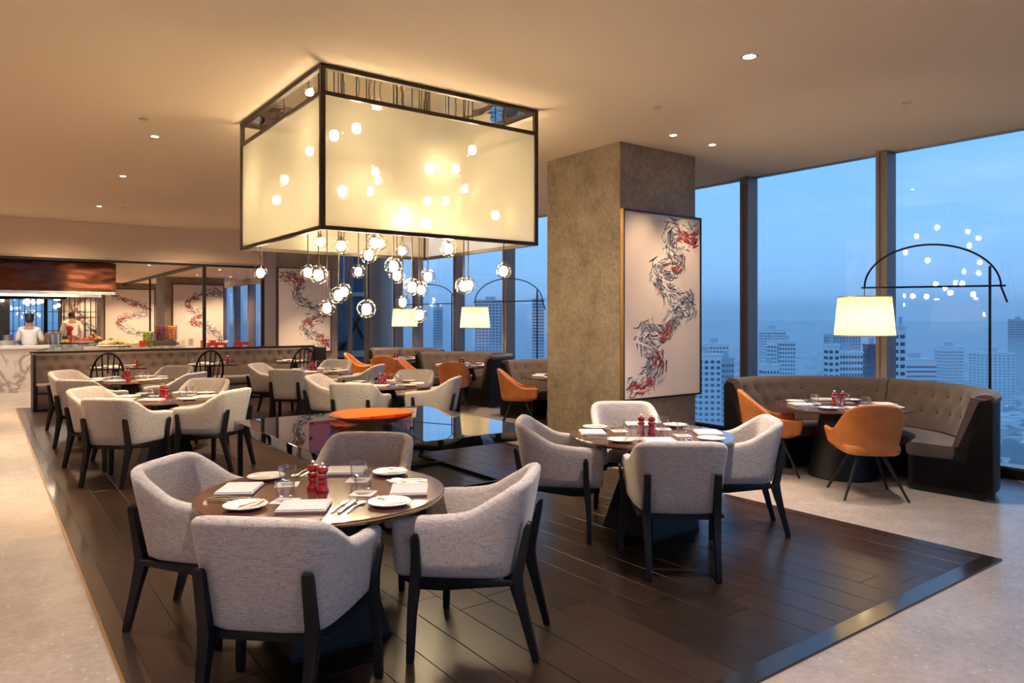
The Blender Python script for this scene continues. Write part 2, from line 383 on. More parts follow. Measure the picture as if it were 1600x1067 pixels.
# recessed downlights in the ceiling
def downlight(x, y, zc, label, spot=True, power=SPOT, size=1.2, grp='recessed ceiling downlights', rad=.035, blend=.75, dark=False):
    o = empty('ceiling_light', (x, y, zc), 0, label, 'ceiling light', grp)
    o['_z'] = zc
    MB().lathe([(rad+.012, -.004), (rad+.012, 0), (rad, 0), (rad, -.004)], 20, cap0=False, cap1=False).build('trim_ring', 'plaster_ceiling' if dark else 'china', o, True)
    MB().lathe([(rad, -.002), (rad*.5, -.0015)], 16, cap0=False).build('lens', 'plaster_ceiling' if dark else 'downlight_lens', o)
    if spot:
        l = bpy.data.lights.new('downlight_beam', 'SPOT'); l.energy = power; l.color = WARM2 if zc < 3 else (COOL if y < 4.6 else WARM); l.spot_size = size; l.spot_blend = blend; l.shadow_soft_size = .04
        lo = bpy.data.objects.new('downlight_beam', l); COL.objects.link(lo); lo.parent = o; lo.location = (0, 0, -.02)
    del o['_z']
    return o
G1 = 'recessed ceiling downlights of the dining room'
for n, (px, py, lb) in enumerate([(1171, 88, 'large recessed downlight in the ceiling right of the chandelier box'), (1052, 211, 'small ceiling downlight just above the stone column top'),
                     (1113, 226, 'small ceiling downlight right of the stone column top'), (242, 213, 'small ceiling downlight left of the chandelier box'),
                     (192, 275, 'small ceiling downlight over the left tables, second from the chandelier'), (155, 322, 'small ceiling downlight nearest the kitchen header')]):
    x, y, _ = ZP(px, py, H); downlight(x, y, H, lb, True, SPOT*(.45, .3, .3, .8, .8, .8)[n], grp=G1, rad=.035 if n else .045)
TB = {  # round tables: centre
 'T1': (1.33, 3.33), 'T2': (3.88, 3.57), 'T3': (1.58, 8.28), 'T6': (4.12, 8.30), 'T4': (1.62, 11.0), 'T5': (4.28, 11.05),
 'A': (6.73, 3.71), 'B': (6.86, 7.95), 'C': (7.02, 10.98), 'D': (7.05, 13.6)}
for k, (px_, py_) in {'T1': (-.55, -.95), 'T1b': (.75, .35)}.items(): pass
for (x, y, p, w_) in [(1.0, 2.3, .75, 'before the nearest round table'), (3.3, 2.4, .6, 'before the table at the stone column'), (4.7, 4.25, .8, 'between the stone column and its table'), (0.0, 4.4, .65, 'over the left aisle near the camera'),
                  (6.3, 2.9, .5, 'over the right booth chairs'), (1.2, 7.3, 1.0, 'over the front left round table'), (3.7, 8.0, .9, 'behind the chandelier box'), (1.3, 10.4, 1.0, 'over the rear left round table'), (4.2, 10.6, 1.0, 'over the rear centre round table'),
                  (6.6, 8.2, .7, 'over the booth behind the column'), (6.7, 11.2, .7, 'over the middle booth'), (6.6, 13.6, .7, 'over the farthest booth'), (-1.2, 14.3,.45, 'washing the header above the open kitchen, left'), (1.1, 14.3,.45, 'washing the header above the open kitchen, middle'), (3.4, 14.3,.45, 'washing the header above the open kitchen, right'), (1.9, 13.3, .7, 'over the left small banquette table'), (3.3, 13.3, .7, 'over the middle small banquette table'),
                  (4.8, 13.3, .7, 'over the right small banquette table'), (-.6, 7.5, .75, 'over the aisle beside the front left table'), (-.6, 11.0, .85, 'over the aisle beside the rear left table'), (-.6, 14.2, 1.0, 'over the aisle before the kitchen'),
                  (-2.8, 2.0, 2.6, 'far left of the near aisle'), (-2.8, 6.0, 2.6, 'far left of the middle aisle'), (-2.8, 10.0, 2.4, 'far left of the rear aisle'), (2.2, .2, .55, 'above the camera'), (-.8, .2, .7, 'left of the camera'), (-3.2, -3.0, 3.8, 'far behind the camera on the left'), (.6, -3.2, 3.2, 'behind the camera'), (3.6, -3.4, 2.2, 'behind the camera on the right'), (5.84, 14.6, 1.3, 'washing the canvas on the back wall')]:  # spots far left and behind the camera added to lift the ceiling by bounce
    downlight(x, y, H, 'added fill downlight '+w_, True, SPOT*p, 2.7 if y == 14.3 else 1.2, G1, dark=True, rad=.028)  # spots added to light tables, aisles and walls; fixtures coloured like the ceiling
# ------------------------------------------------------------------ city outside
ZG = -110.
outd = empty('city', (0, 0, 0)); outd['kind'] = 'group'
m = mat('city_ground', (.03, .055, .06), .95); t, b = nodes(m); mp = objc(t, (.004, .004, .004)); v = noise(t, mp, 4, 6, .7)
r = ramp(t, [(.3, (.015, .035, .03)), (.5, (.03, .06, .05)), (.62, (.10, .11, .12)), (.75, (.20, .19, .19))]); t.links.new(v.outputs[0], r.inputs[0]); t.links.new(r.outputs[0], b.inputs['Base Color'])
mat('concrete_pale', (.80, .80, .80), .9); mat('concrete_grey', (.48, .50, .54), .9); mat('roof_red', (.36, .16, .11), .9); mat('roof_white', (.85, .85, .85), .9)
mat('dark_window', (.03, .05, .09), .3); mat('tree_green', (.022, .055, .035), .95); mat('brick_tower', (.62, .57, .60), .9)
go = structure(MB().box(-4000, 14000, -9000, 14000, ZG-2, ZG).build('ground', 'city_ground'))
rc = random.Random(3)
def polar(px, d): 
    x, y, _ = DP(px, d); return x, y
hb = MB()
for i in range(5200):
    d = 260*math.exp(rc.random()**.8*3.1); px = rc.uniform(480, 1680); x, y = polar(px, d)
    if x < 60: continue
    w, l = rc.uniform(8, 26), rc.uniform(8, 34); h_ = rc.choice((4, 5, 6, 8, 10, 14)) if d < 1400 else rc.choice((6, 9, 14, 26))
    a = rc.choice((.2, .2, 1.1, .7)); ca, sa = math.cos(a), math.sin(a); mi = rc.choice((0, 0, 1, 2, 2, 3))
    def R(u, v): return (x+u*ca-v*sa, y+u*sa+v*ca)
    c4 = [R(-w/2, -l/2), R(w/2, -l/2), R(w/2, l/2), R(-w/2, l/2)]
    vs = [(*p, ZG) for p in c4]+[(*p, ZG+h_) for p in c4]
    hb.add(vs, [(0, 1, 5, 4), (1, 2, 6, 5), (2, 3, 7, 6), (3, 0, 4, 7)], 1 if mi == 1 else 0)
    if mi == 2:
        r1, r2 = R(0, -l/2), R(0, l/2); vs2 = [(*p, ZG+h_) for p in c4]+[(*r1, ZG+h_+3), (*r2, ZG+h_+3)]
        hb.add(vs2, [(0, 1, 4), (1, 2, 5, 4), (2, 3, 5), (3, 0, 4, 5)], 2)
    else: hb.add([(*p, ZG+h_) for p in c4], [(0, 1, 2, 3)], mi)
hs = hb.build('houses', ['concrete_pale', 'concrete_grey', 'roof_red', 'roof_white']); stuff(hs); tag(hs, 'carpet of low city houses with pale and red roofs far below the windows', 'houses')
tb = MB(); ico = None
for i in range(5200):
    d = 250*math.exp(rc.random()**.8*3.1); px = rc.uniform(480, 1680); x, y = polar(px, d)
    if x < 60: continue
    r_ = rc.uniform(4, 11); z = ZG+r_*.6
    vs = []
    for (k, zz, rr) in ((0, -.5, .6), (1, .1, 1.), (2, .65, .65)):
        for j in range(5):
            q = rr*r_*rc.uniform(.8, 1.15); vs.append((x+q*math.cos(j*1.257+k*.6), y+q*math.sin(j*1.257+k*.6), z+zz*r_))
    vs.append((x, y, z+r_*.95)); fs = []
    for k in range(2):
        for j in range(5): fs.append((k*5+j, k*5+(j+1) % 5, k*5+5+(j+1) % 5, k*5+5+j))
    for j in range(5): fs.append((10+j, 10+(j+1) % 5, 15))
    tb.add(vs, fs)
ts = tb.build('tree_canopy', 'tree_green', smooth='all'); stuff(ts); tag(ts, 'dark green tree crowns filling the gaps between city houses', 'trees')
lb_ = MB()
for i in range(150):
    d = 500*math.exp(rc.random()*1.9); x, y = polar(rc.uniform(560, 1640), d)
    if x < 60: continue
    s_ = .0006*d; lb_.box(x, x+s_, y, y+s_, ZG+12, ZG+12+s_)
ls_ = lb_.build('street_lights', 'street_light'); stuff(ls_); tag(ls_, 'scattered warm pinpricks of street lights across the hazy city', 'street lights')
def building(px0, px1, ytop, d, label, wall='concrete_pale', style='grid', cols=6, fl=3.4, rot=None, cap=None):
    xa, ya = polar(px0, d); xb, yb = polar(px1, d); w = math.hypot(xb-xa, yb-ya); zt = CH-(ytop-HY)/FPX*d
    o = empty('building', ((xa+xb)/2, (ya+yb)/2, ZG), math.atan2(yb-ya, xb-xa) if rot is None else rot, label, 'building', 'hazy city buildings seen through the windows')
    hh = zt-ZG; dp = w*.8
    MB().box(-w/2, w/2, 0, dp, 0, hh).box(-w/2-.4, w/2+.4, -.4, dp+.4, hh, hh+1.2).build('wall', wall, o)
    n = int(hh/fl)
    vis = range(max(1, n-26), n)
    if style == 'grid':
        q = MB()
        for k in vis:
            for j in range(cols):
                x0 = -w/2+w*(j+.22)/cols; q.box(x0, x0+w*.56/cols, -.25, .3, k*fl+.5, k*fl+fl*.62)
            for j in range(4):
                y0 = dp*(j+.2)/4; q.box(-w/2-.25, -w/2+.2, y0, y0+dp*.15, k*fl+.5, k*fl+fl*.62)
        q.build('window', 'dark_window', o)['kind'] = 'stuff'
    else:
        for k in vis: MB().box(-w/2-.15, w/2+.15, -.2, dp+.1, k*fl+1.2, k*fl+fl*.75).build('window', 'dark_window', o)
    MB().box(-w*.2, w*.1, dp*.3, dp*.6, hh+1.2, hh+5).build('roof_plant', 'concrete_grey', o)
    if cap: MB().box(-w*.1, w*.4, dp*.2, dp*.6, hh+1.2, hh+cap).build('roof_tower', 'concrete_grey', o)
    return o
for b_ in [(1090, 1127, 556, 420, 'pale office block with dark window grid, just right of the stone column', 'concrete_pale', 'grid', 4),
           (1103, 1139, 538, 620, 'white block rising behind the pale office block beside the stone column', 'concrete_pale', 'grid', 7),
           (1128, 1147, 562, 440, 'dark blue slab building beside the pale office block', 'concrete_grey', 'grid', 4),
           (1195, 1228, 515, 900, 'tall gridded building with mast in the middle window', 'concrete_pale', 'grid', 9),
           (1204, 1222, 533, 640, 'narrow white block before the tall gridded building', 'concrete_pale', 'grid', 4),
           (1222, 1243, 534, 600, 'white tower block right of the narrow white block', 'concrete_pale', 'grid', 5),
           (1193, 1218, 572, 430, 'low pale apartment block at the left edge of the middle window', 'concrete_pale', 'grid', 5),
           (1294, 1312, 541, 400, 'pale slab tower left half below the lamp shade', 'concrete_pale', 'grid', 2),
           (1312, 1348, 552, 410, 'wide pale hotel block below the lamp shade', 'concrete_pale', 'grid', 8),
           (1302, 1345, 524, 800, 'far grey blocks directly under the lamp shade', 'concrete_grey', 'grid', 9),
           (1356, 1376, 541, 420, 'dark blue block left of the window mullion behind the lamp', 'dark_window', 'grid', 4),
           (1404, 1416, 512, 330, 'slim pale tower touching the mullion right of the lamp shade', 'concrete_pale', 'grid', 1),
           (1417, 1463, 563, 520, 'low white building with horizontal window bands behind the booth', 'concrete_pale', 'band', 1),
           (1475, 1506, 543, 760, 'square pale block with reddish roof in the right window', 'concrete_pale', 'grid', 9),
           (1538, 1586, 552, 820, 'white block right of the lamp pole', 'concrete_pale', 'grid', 7),
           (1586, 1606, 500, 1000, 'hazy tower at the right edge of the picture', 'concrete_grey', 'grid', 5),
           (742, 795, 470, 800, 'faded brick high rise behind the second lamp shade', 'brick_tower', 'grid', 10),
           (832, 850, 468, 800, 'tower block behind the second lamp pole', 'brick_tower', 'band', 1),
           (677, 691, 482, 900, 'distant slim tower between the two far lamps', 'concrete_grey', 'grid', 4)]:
    building(*b_[:7], cols=b_[7])
# projecting bay of the tower itself, seen through the corner glass
fc = empty('tower_bay', (0, 0, 0), 0, 'dark glazed facade bay with crossing braces seen through the corner glass', 'facade')
MB().box(6.36, 8.15, 17.3, 17.7, -110, 3.6).build('glazed_wall', 'dark_window', fc)
for k, (a, c) in enumerate(((6.5, 7.3), (7.3, 6.5), (7.4, 8.15), (8.15, 7.4))):
    MB().tube([(a, 17.25, .75), (c, 17.25, 2.0)], .03, 6).build('brace', 'black_metal', fc)
MB().box(6.36, 8.15, 17.15, 17.29, .55, .70).build('ledge', 'champagne_metal', fc)
MB().box(6.36, 8.15, 17.2, 17.29, 2.1, 2.2).build('ledge', 'champagne_metal', fc)
# aerial haze over the city
hm = bpy.data.materials.new('haze'); hm.use_nodes = True; t = hm.node_tree; t.nodes.clear(); o_ = N(t, 'ShaderNodeOutputMaterial'); vsn = N(t, 'ShaderNodeVolumeScatter')
vsn.inputs[0].default_value = (.85, .94, 1, 1); vsn.inputs[1].default_value = .0012; vsn.inputs['Anisotropy'].default_value = 0
t.links.new(vsn.outputs[0], o_.inputs['Volume']); MAT['haze'] = hm
hz = MB().box(30, 9000, -6000, 9000, ZG-1, -22).build('haze', 'haze'); stuff(hz); tag(hz, 'blue evening haze lying over the city', 'haze')
hm2 = hm.copy(); hm2.node_tree.nodes['Volume Scatter'].inputs[1].default_value = .0002; MAT['thin_haze'] = hm2
hz2 = MB().box(30, 9000, -6000, 9000, -21.9, 170).build('thin_haze', 'thin_haze'); stuff(hz2); tag(hz2, 'thin blue haze above the city towards the horizon', 'haze')
# ================================================================== CHANDELIER BOX
CX0, CX1, CY0, CY1, CZ0, CZ1, CZR = 1.95, 3.93, 4.93, 6.92, 2.16, 3.345, 3.125
ch = empty('chandelier', ((CX0+CX1)/2, (CY0+CY1)/2, H), 0, 'large square lantern of cream mesh in a black frame hung with glass globes', 'chandelier')
cc = (-(CX0+CX1)/2, -(CY0+CY1)/2, -H)
def cbox(x0, x1, y0, y1, z0, z1, name, m, smooth=False):
    q = MB().box(x0+cc[0], x1+cc[0], y0+cc[1], y1+cc[1], z0+cc[2], z1+cc[2]); return q.build(name, m, ch)
fb = .035
for x in (CX0, CX1-fb):
    for y in (CY0, CY1-fb): cbox(x, x+fb, y, y+fb, CZ0, CZ1, 'frame_post', 'bronze_metal')
for z in (CZ0, CZR, CZ1-.03):
    for y in (CY0+.001, CY1-fb-.001): cbox(CX0+fb, CX1-fb, y, y+fb, z, z+.03, 'frame_rail', 'bronze_metal')
    for x in (CX0+.001, CX1-fb-.001): cbox(x, x+fb, CY0+fb, CY1-fb, z, z+.03, 'frame_rail', 'bronze_metal')
for y in (CY0+.016, CY1-.019): cbox(CX0+fb, CX1-fb, y, y+.0005, CZ0+.03, CZR, 'screen_panel', 'screen_mesh')
for x in (CX0+.016, CX1-.019): cbox(x, x+.0005, CY0+fb, CY1-fb, CZ0+.03, CZR, 'screen_panel', 'screen_mesh')
mp_ = MB(); n = 24
vs = [(CX0+.02+(CX1-CX0-.04)*i/n+cc[0], CY0+.02+(CY1-CY0-.04)*j/n+cc[1], -.012) for j in range(n+1) for i in range(n+1)]
mp_.add(vs, [(j*(n+1)+i, j*(n+1)+i+1, (j+1)*(n+1)+i+1, (j+1)*(n+1)+i) for j in range(n) for i in range(n)]).build('mirror_plate', 'mirror_steel', ch, 'all')
GR = .071
glm = MB().lathe([(GR*math.sin(a), GR*math.cos(a)) for a in [PI*(k+.35)/17 for k in range(17)]], 40).mesh('globe', 'globe_glass', 'all')
blm = MB().lathe([(.001, .035), (.016, .035), (.026, .03), (.033, .012), (.034, -.008), (.030, -.028), (.018, -.041), (.001, -.045)], 14).mesh('bulb', 'bulb_light', 'all')
cpm = MB().lathe([(.001, .076), (.012, .076), (.013, .036), (.001, .036)], 12).mesh('cap', 'bronze_metal', True)
PEND = [(522, 211, 29), (557, 200, 28), (484, 236, 24), (444.5, 280, 24), (432, 312, 23), (535, 298, 29), (586, 268, 22), (591, 281, 21), (578, 298, 24), (671, 263, 28), (712, 264, 24), (738, 234, 25),
        (726.5, 294, 22), (697, 313.6, 22), (668, 313.6, 23), (666.5, 348, 27), (630, 328.5, 21), (620.7, 344, 29), (774, 335.6, 24),
        (407, 426, 26), (501, 377.5, 21), (533, 383.5, 26), (481, 425, 24), (497.6, 429, 30), (560, 424, 23), (511, 481, 26), (529, 461, 27), (537.5, 455, 24), (572.6, 482.5, 29), (585, 379, 27),
        (594.5, 380, 22), (576, 398.5, 27), (628, 391.6, 22), (615, 415.6, 30), (620, 430, 25), (644, 448, 27), (658, 452.5, 23), (668.6, 432, 24), (629, 472, 22), (655, 491.5, 26), (701, 388, 28),
        (724.4, 446.5, 27), (731.6, 445, 25), (787, 423, 27)]
used = []
for px, py, dia in PEND:
    best = None
    for k in range(60):
        d = FPX*2*GR/dia*(1+.012*((k+1)//2)*(-1)**k)
        x, y, _ = DP(px, d)
        if not (CX0+.13 < x < CX1-.13 and CY0+.13 < y < CY1-.13): continue
        z = CH-(py-HY)/FPX*d
        if all(math.hypot(x-a, y-b) > (.15 if abs(z-c) < .2 else .03) for a, b, c in used): best = (x, y, z); break
    if best is None:
        for dd in [5.2+.05*k for k in range(70)]:
            x, y, _ = DP(px, dd); z = CH-(py-HY)/FPX*dd
            if CX0+.08 < x < CX1-.08 and CY0+.08 < y < CY1-.08: best = (x, y, z); break
    if best is None: continue
    x, y, z = best; used.append(best)
    pz = z-H
    pd = MB().tube([(0, 0, .07), (0, 0, -pz-.013)], .0045, 6).build('pendant_rod', 'bronze_metal', ch, True, (x+cc[0], y+cc[1], pz))
    for nm, me in (('globe', glm), ('bulb', blm), ('cap', cpm)):
        o = bpy.data.objects.new(nm, me); COL.objects.link(o); o.parent = pd
# ================================================================== ARMCHAIRS
def catmull(pts, n):
    out = []
    P = [pts[0]]+list(pts)+[pts[-1]]
    for i in range(1, len(P)-2):
        for k in range(n):
            t = k/n; a, b, c, d = P[i-1], P[i], P[i+1], P[i+2]
            out.append(tuple(.5*((2*b[q])+(-a[q]+c[q])*t+(2*a[q]-5*b[q]+4*c[q]-d[q])*t*t+(-a[q]+3*b[q]-3*c[q]+d[q])*t**3) for q in range(len(a))))
    out.append(tuple(pts[-1])); return out
def shell(keys, th, name, mats, parent, n=7, zb_ref=.36, zt_ref=.80, bot_r=.02, end_r=.04, levels=6):
    """keys: half profile from arm front to back centre: (x_bottom, y_bottom, x_top, y_top, z_bottom, z_top)"""
    full = list(keys)+[(-k[0], k[1], -k[2], k[3], k[4], k[5]) for k in reversed(keys[:-1])]
    pts = catmull(full, n); N_ = len(pts)
    rings = []
    def ring(i, fwd=0, cosf=1.0):
        xb, yb, xt, yt, zb, zt = pts[i]
        a = pts[max(i-1, 0)]; c = pts[min(i+1, N_-1)]
        tx, ty = (c[0]+c[2])-(a[0]+a[2]), (c[1]+c[3])-(a[1]+a[3]); L = math.hypot(tx, ty) or 1; tx /= L; ty /= L
        nx, ny = -ty, tx           # candidate inward normal
        if (0-(xb+xt)/2)*nx+(.0-(yb+yt)/2)*ny < 0: nx, ny = -nx, -ny
        sg = -1 if i < N_/2 else 1
        fx, fy = tx*sg*fwd, ty*sg*fwd
        h2 = th/2*cosf; dz = end_r*(1-cosf)
        zb2, zt2 = zb+dz*.8, zt-dz
        def P(z, off):
            u = (z-zb_ref)/(zt_ref-zb_ref); u = max(-.1, min(1.1, u))
            cx_ = xb+(xt-xb)*u; cy_ = yb+(yt-yb)*u
            m = th/2+off       # distance inwards from the outer face
            return (cx_+nx*m+fx, cy_+ny*m+fy, z)
        r = []
        rt = min(h2, th/2); rb = bot_r*cosf
        zo0, zo1 = zb2+rb, zt2-rt
        for k in range(levels): r.append(P(zo0+(zo1-zo0)*k/(levels-1), -h2))
        for k in (1, 2, 3, 4): 
            an = PI*k/5; r.append(P(zo1+rt*math.sin(an), -h2*math.cos(an)))
        for k in range(levels): r.append(P(zo1+(zo0-zo1)*k/(levels-1), h2))
        for k in (1, 2): r.append(P(zb2, h2*(1-2*k/3.)))
        return r
    ends = [(.93, .36), (.74, .67), (.40, .92)]
    for cf, sf in reversed(ends[::1]): pass
    for cf, sf in [(.25, .97), (.55, .83), (.82, .57)]: rings.append(ring(0, th/2*sf*1.1, cf))
    for i in range(N_): rings.append(ring(i))
    for cf, sf in [(.82, .57), (.55, .83), (.25, .97)]: rings.append(ring(N_-1, th/2*sf*1.1, cf))
    return MB().loft(rings).build(name, mats, parent, 55)
def make_armchair():
    t = empty('dining_armchair', (0, 0, 0), 0, '', 'chair')
    keys = [(-.275, .250, -.318, .262, .362, .628), (-.272, .17, -.316, .17, .362, .640), (-.266, .06, -.312, .05, .362, .648), (-.258, -.05, -.306, -.065, .362, .668), (-.245, -.14, -.297, -.165, .362, .722),
            (-.218, -.208, -.272, -.265, .362, .778), (-.165, -.243, -.212, -.318, .362, .797), (-.08, -.252, -.10, -.330, .362, .802), (0, -.253, 0, -.332, .362, .802)]
    shell(keys, .062, 'shell', 'oatmeal_wool', t)
    # seat cushion shaped to the shell
    q = MB(); rings = []
    for z, s_ in ((.372, .94), (.385, .99), (.44, 1.0), (.462, .98), (.474, .93), (.478, .80)):
        r = []
        for k in range(36):
            a = 2*PI*k/36; c, s2 = math.cos(a), math.sin(a); p = .32
            x = .215*math.copysign(abs(c)**p, c)*(1+.06*max(0, s2)); y = .205*math.copysign(abs(s2)**p, s2)+.035
            r.append((x*s_, (y-.03)*s_+.03, z))
        rings.append(r)
    q.loft(rings).build('seat', 'oatmeal_wool', t, 60)
    MB().box(-.225, .225, .14, .175, .33, .361).box(-.20, .20, -.235, -.20, .33, .361).build('seat_rail', 'black_ash', t)
    MB().beam([(-.225, .12, .30, .012, .05), (-.235, .0, .345, .014, .25), (-.235, .0, .361, .014, .25)]).beam([(.225, .12, .30, .012, .05), (.235, .0, .345, .014, .25), (.235, .0, .361, .014, .25)]).build('side_rail', 'black_ash', t)
    for s_ in (-1, 1):
        MB().beam([(s_*.197, -.345, 0, .013, .013), (s_*.197, -.345, .012, .015, .015), (s_*.200, -.290, .22, .018, .021), (s_*.203, -.262, .325, .021, .028), (s_*.203, -.264, .37, .021, .022),
                   (s_*.203, -.281, .45, .020, .019), (s_*.203, -.309, .59, .019, .015), (s_*.203, -.315, .61, .018, .010), (s_*.203, -.316, .617, .012, .004)]).build('leg', 'black_ash', t, 30)
        MB().beam([(s_*.306, .195, 0, .013, .013), (s_*.306, .195, .012, .015, .015), (s_*.300, .190, .20, .017, .018), (s_*.290, .180, .33, .020, .022), (s_*.291, .176, .37, .018, .021),
                   (s_*.300, .172, .45, .013, .019), (s_*.317, .170, .545, .011, .018), (s_*.319, .170, .565, .011, .013), (s_*.320, .170, .573, .008, .006)]).build('leg', 'black_ash', t, 30)
    return t
arm0 = make_armchair(); arm_used = [False]
ARM = [  # x, y, facing, label
 (.99, 2.83, (.68, .73), 'oatmeal fabric armchair with its back to the camera at the nearest round table'),
 (1.87, 2.87, (-.69, .72), 'oatmeal armchair at the right of the nearest round table, seen from its side'),
 (.95, 3.79, (.70, -.71), 'oatmeal armchair at the left of the nearest round table, back to the left'),
 (1.78, 3.92, (-.66, -.75), 'oatmeal armchair on the far side of the nearest round table, before the black marble table'),
 (3.46, 2.99, (.64, .77), 'oatmeal armchair with its back to the camera at the table before the stone column'),
 (3.34, 3.92, (.74, -.67), 'oatmeal armchair left of the table before the stone column'),
 (4.38, 3.25, (-.74, .67), 'oatmeal armchair right of the table before the stone column, near the beige floor'),
 (4.28, 4.18, (-.55, -.83), 'oatmeal armchair between the table and the foot of the stone column'),
 (1.10, 7.56, (.69, .72), 'oatmeal armchair with its back to the camera at the front left round table'),
 (1.90, 7.72, (-.66, .75), 'oatmeal armchair beside the corner of the black marble table, on its left'),
 (1.06, 8.42, (.70, -.71), 'oatmeal armchair on the aisle side of the front left round table'),
 (2.02, 8.88, (-.66, -.75), 'oatmeal armchair on the far side of the front left round table'),
 (1.07, 9.98, (.69, .72), 'oatmeal armchair turning its back to the camera at the rear left round table'),
 (2.10, 10.35, (-.7, .71), 'oatmeal armchair between the two left round tables, mostly hidden'),
 (1.10, 11.45, (.70, -.71), 'oatmeal armchair next to the dark end panel of the long banquette'),
 (2.22, 11.60, (-.7, -.71), 'oatmeal armchair on the far side of the rear left round table'),
 (3.50, 7.68, (.69, .72), 'oatmeal armchair with its back to the camera right behind the orange bowl'),
 (4.50, 7.72, (-.70, .71), 'oatmeal armchair behind the black marble table, seen from its side'),
 (3.62, 8.70, (.70, -.71), 'oatmeal armchair facing right behind the orange bowl table, left of it'),
 (4.72, 8.72, (-.70, -.71), 'oatmeal armchair facing the camera at the table behind the orange bowl'),
 (3.66, 10.30, (.69, .72), 'oatmeal armchair with its back to the camera at the rear centre round table'),
 (3.74, 11.50, (.70, -.71), 'oatmeal armchair left of the rear centre round table, before the banquette'),
 (4.80, 10.45, (-.70, .71), 'oatmeal armchair right of the rear centre round table, facing left'),
 (4.82, 11.70, (-.7, -.71), 'oatmeal armchair facing the camera at the rear centre round table')]
for i, (x, y, fdir, lb) in enumerate(ARM):
    z = .0105
    if i == 0: arm0.location = (x, y, z); arm0.rotation_euler = (0, 0, face(*fdir)); arm0['label'] = lb; arm0['group'] = 'oatmeal armchairs at the round tables'
    else: dup(arm0, (x, y, z), face(*fdir), lb)
# ---------------------------------------------------------------- orange leather bucket chairs
def make_bucket():
    t = empty('bucket_chair', (0, 0, 0), 0, '', 'chair')
    keys = [(-.245, .225, -.345, .29, .405, .565), (-.245, .13, -.335, .17, .398, .555), (-.238, .03, -.320, .04, .392, .572), (-.222, -.07, -.300, -.085, .388, .640), (-.190, -.15, -.262, -.190, .385, .725),
            (-.140, -.205, -.195, -.262, .383, .782), (-.07, -.232, -.10, -.300, .382, .808), (0, -.240, 0, -.312, .382, .815)]
    shell(keys, .045, 'shell', 'tan_leather', t, zt_ref=.82, zb_ref=.38, end_r=.05)
    q = MB(); rings = []
    for z, s_ in ((.372, .86), (.384, .96), (.42, 1.0), (.452, .98), (.462, .90)):
        r = []
        for k in range(36):
            a = 2*PI*k/36; c, s2 = math.cos(a), math.sin(a); p = .5
            x = .232*math.copysign(abs(c)**p, c)*(1+.06*max(0, s2)); y = .24*math.copysign(abs(s2)**p, s2)
            r.append((x*s_, y*s_, z))
        rings.append(r)
    q.loft(rings).build('seat', 'tan_leather', t, 60)
    MB().box(-.12, .12, -.12, .12, .352, .371).build('seat_plate', 'black_metal', t)
    for sx_ in (-1, 1):
        for sy_ in (-1, 1):
            MB().tube([(sx_*.255, sy_*.24, .0), (sx_*.10, sy_*.10, .36)], [.010, .017], 10).build('leg', 'black_metal', t, True)
    return t
bk0 = make_bucket()
BK = [(6.15, 3.17, (.70, .71), 'orange leather bucket chair with its back to the camera at the right booth'),
      (6.30, 4.22, (.65, -.76), 'orange leather bucket chair at the left side of the right booth, beside the stone column'),
      (6.14, 8.15, (.80, -.60), 'orange leather bucket chair seen from its side just left of the stone column'),
      (6.32, 7.22, (.62, .78), 'orange leather bucket chair mostly hidden behind the left edge of the stone column'),
      (6.42, 10.32, (.62, .78), 'orange leather bucket chair with its back to the camera at the middle booth'),
      (6.32, 11.55, (.75, -.66), 'orange leather bucket chair left of the middle booth table, only its back shows'),
      (6.36, 12.78, (.62, .78), 'orange leather bucket chair with its back to the camera at the far booth'),
      (6.34, 13.95, (.80, -.60), 'orange leather bucket chair farthest back, beside the dark corner glass')]
for i, (x, y, fdir, lb) in enumerate(BK):
    if i == 0: bk0.location = (x, y, .0); bk0.rotation_euler = (0, 0, face(*fdir)); bk0['label'] = lb; bk0['group'] = 'orange bucket chairs at the booths'
    else: dup(bk0, (x, y, 0), face(*fdir), lb)
# ---------------------------------------------------------------- black hoop back chairs
def make_hoop():
    t = empty('hoop_chair', (0, 0, 0), 0, '', 'chair')
    MB().lathe([(.001, .44), (.20, .44), (.215, .452), (.205, .468), (.001, .462)], 28).build('seat', 'black_ash', t, True)
    hp = [(.225*math.cos(a)*(1 if abs(math.cos(a)) < .9 else .98), -.15-.10*max(0, math.sin(a)), .60+.385*math.sin(a)) for a in [PI*k/18 for k in range(19)]]
    hp = [(.19, -.10, .465)]+hp+[(-.19, -.10, .465)]
    MB().tube(hp, .017, 8).build('hoop', 'black_ash', t, True)
    for k in range(5):
        x = (k-2)*.075; top = .60+.385*math.sqrt(max(0, 1-(x*1.12/.225)**2))
        MB().tube([(x*.75, -.14, .465), (x*1.12, -.15-.10*(top-.6)/.385, top)], .011, 6).build('spindle', 'black_ash', t, True)
    for sx_ in (-1, 1):
        for sy_ in (-1, 1): MB().tube([(sx_*.20, sy_*.20, 0), (sx_*.13, sy_*.12, .445)], [.010, .016], 8).build('leg', 'black_ash', t, True)
    return t
hp0 = make_hoop()
HP = [(1.56, 12.70, 'black hoop back chair at the left small table of the long banquette'), (3.05, 12.74, 'black hoop back chair at the middle small table of the long banquette'),
      (4.66, 12.78, 'black hoop back chair at the right small table of the long banquette')]
for i, (x, y, lb) in enumerate(HP):
    if i == 0: hp0.location = (x, y, .0105); hp0['label'] = lb; hp0['group'] = 'black hoop chairs along the banquette'
    else: dup(hp0, (x, y, .0105), 0, lb)
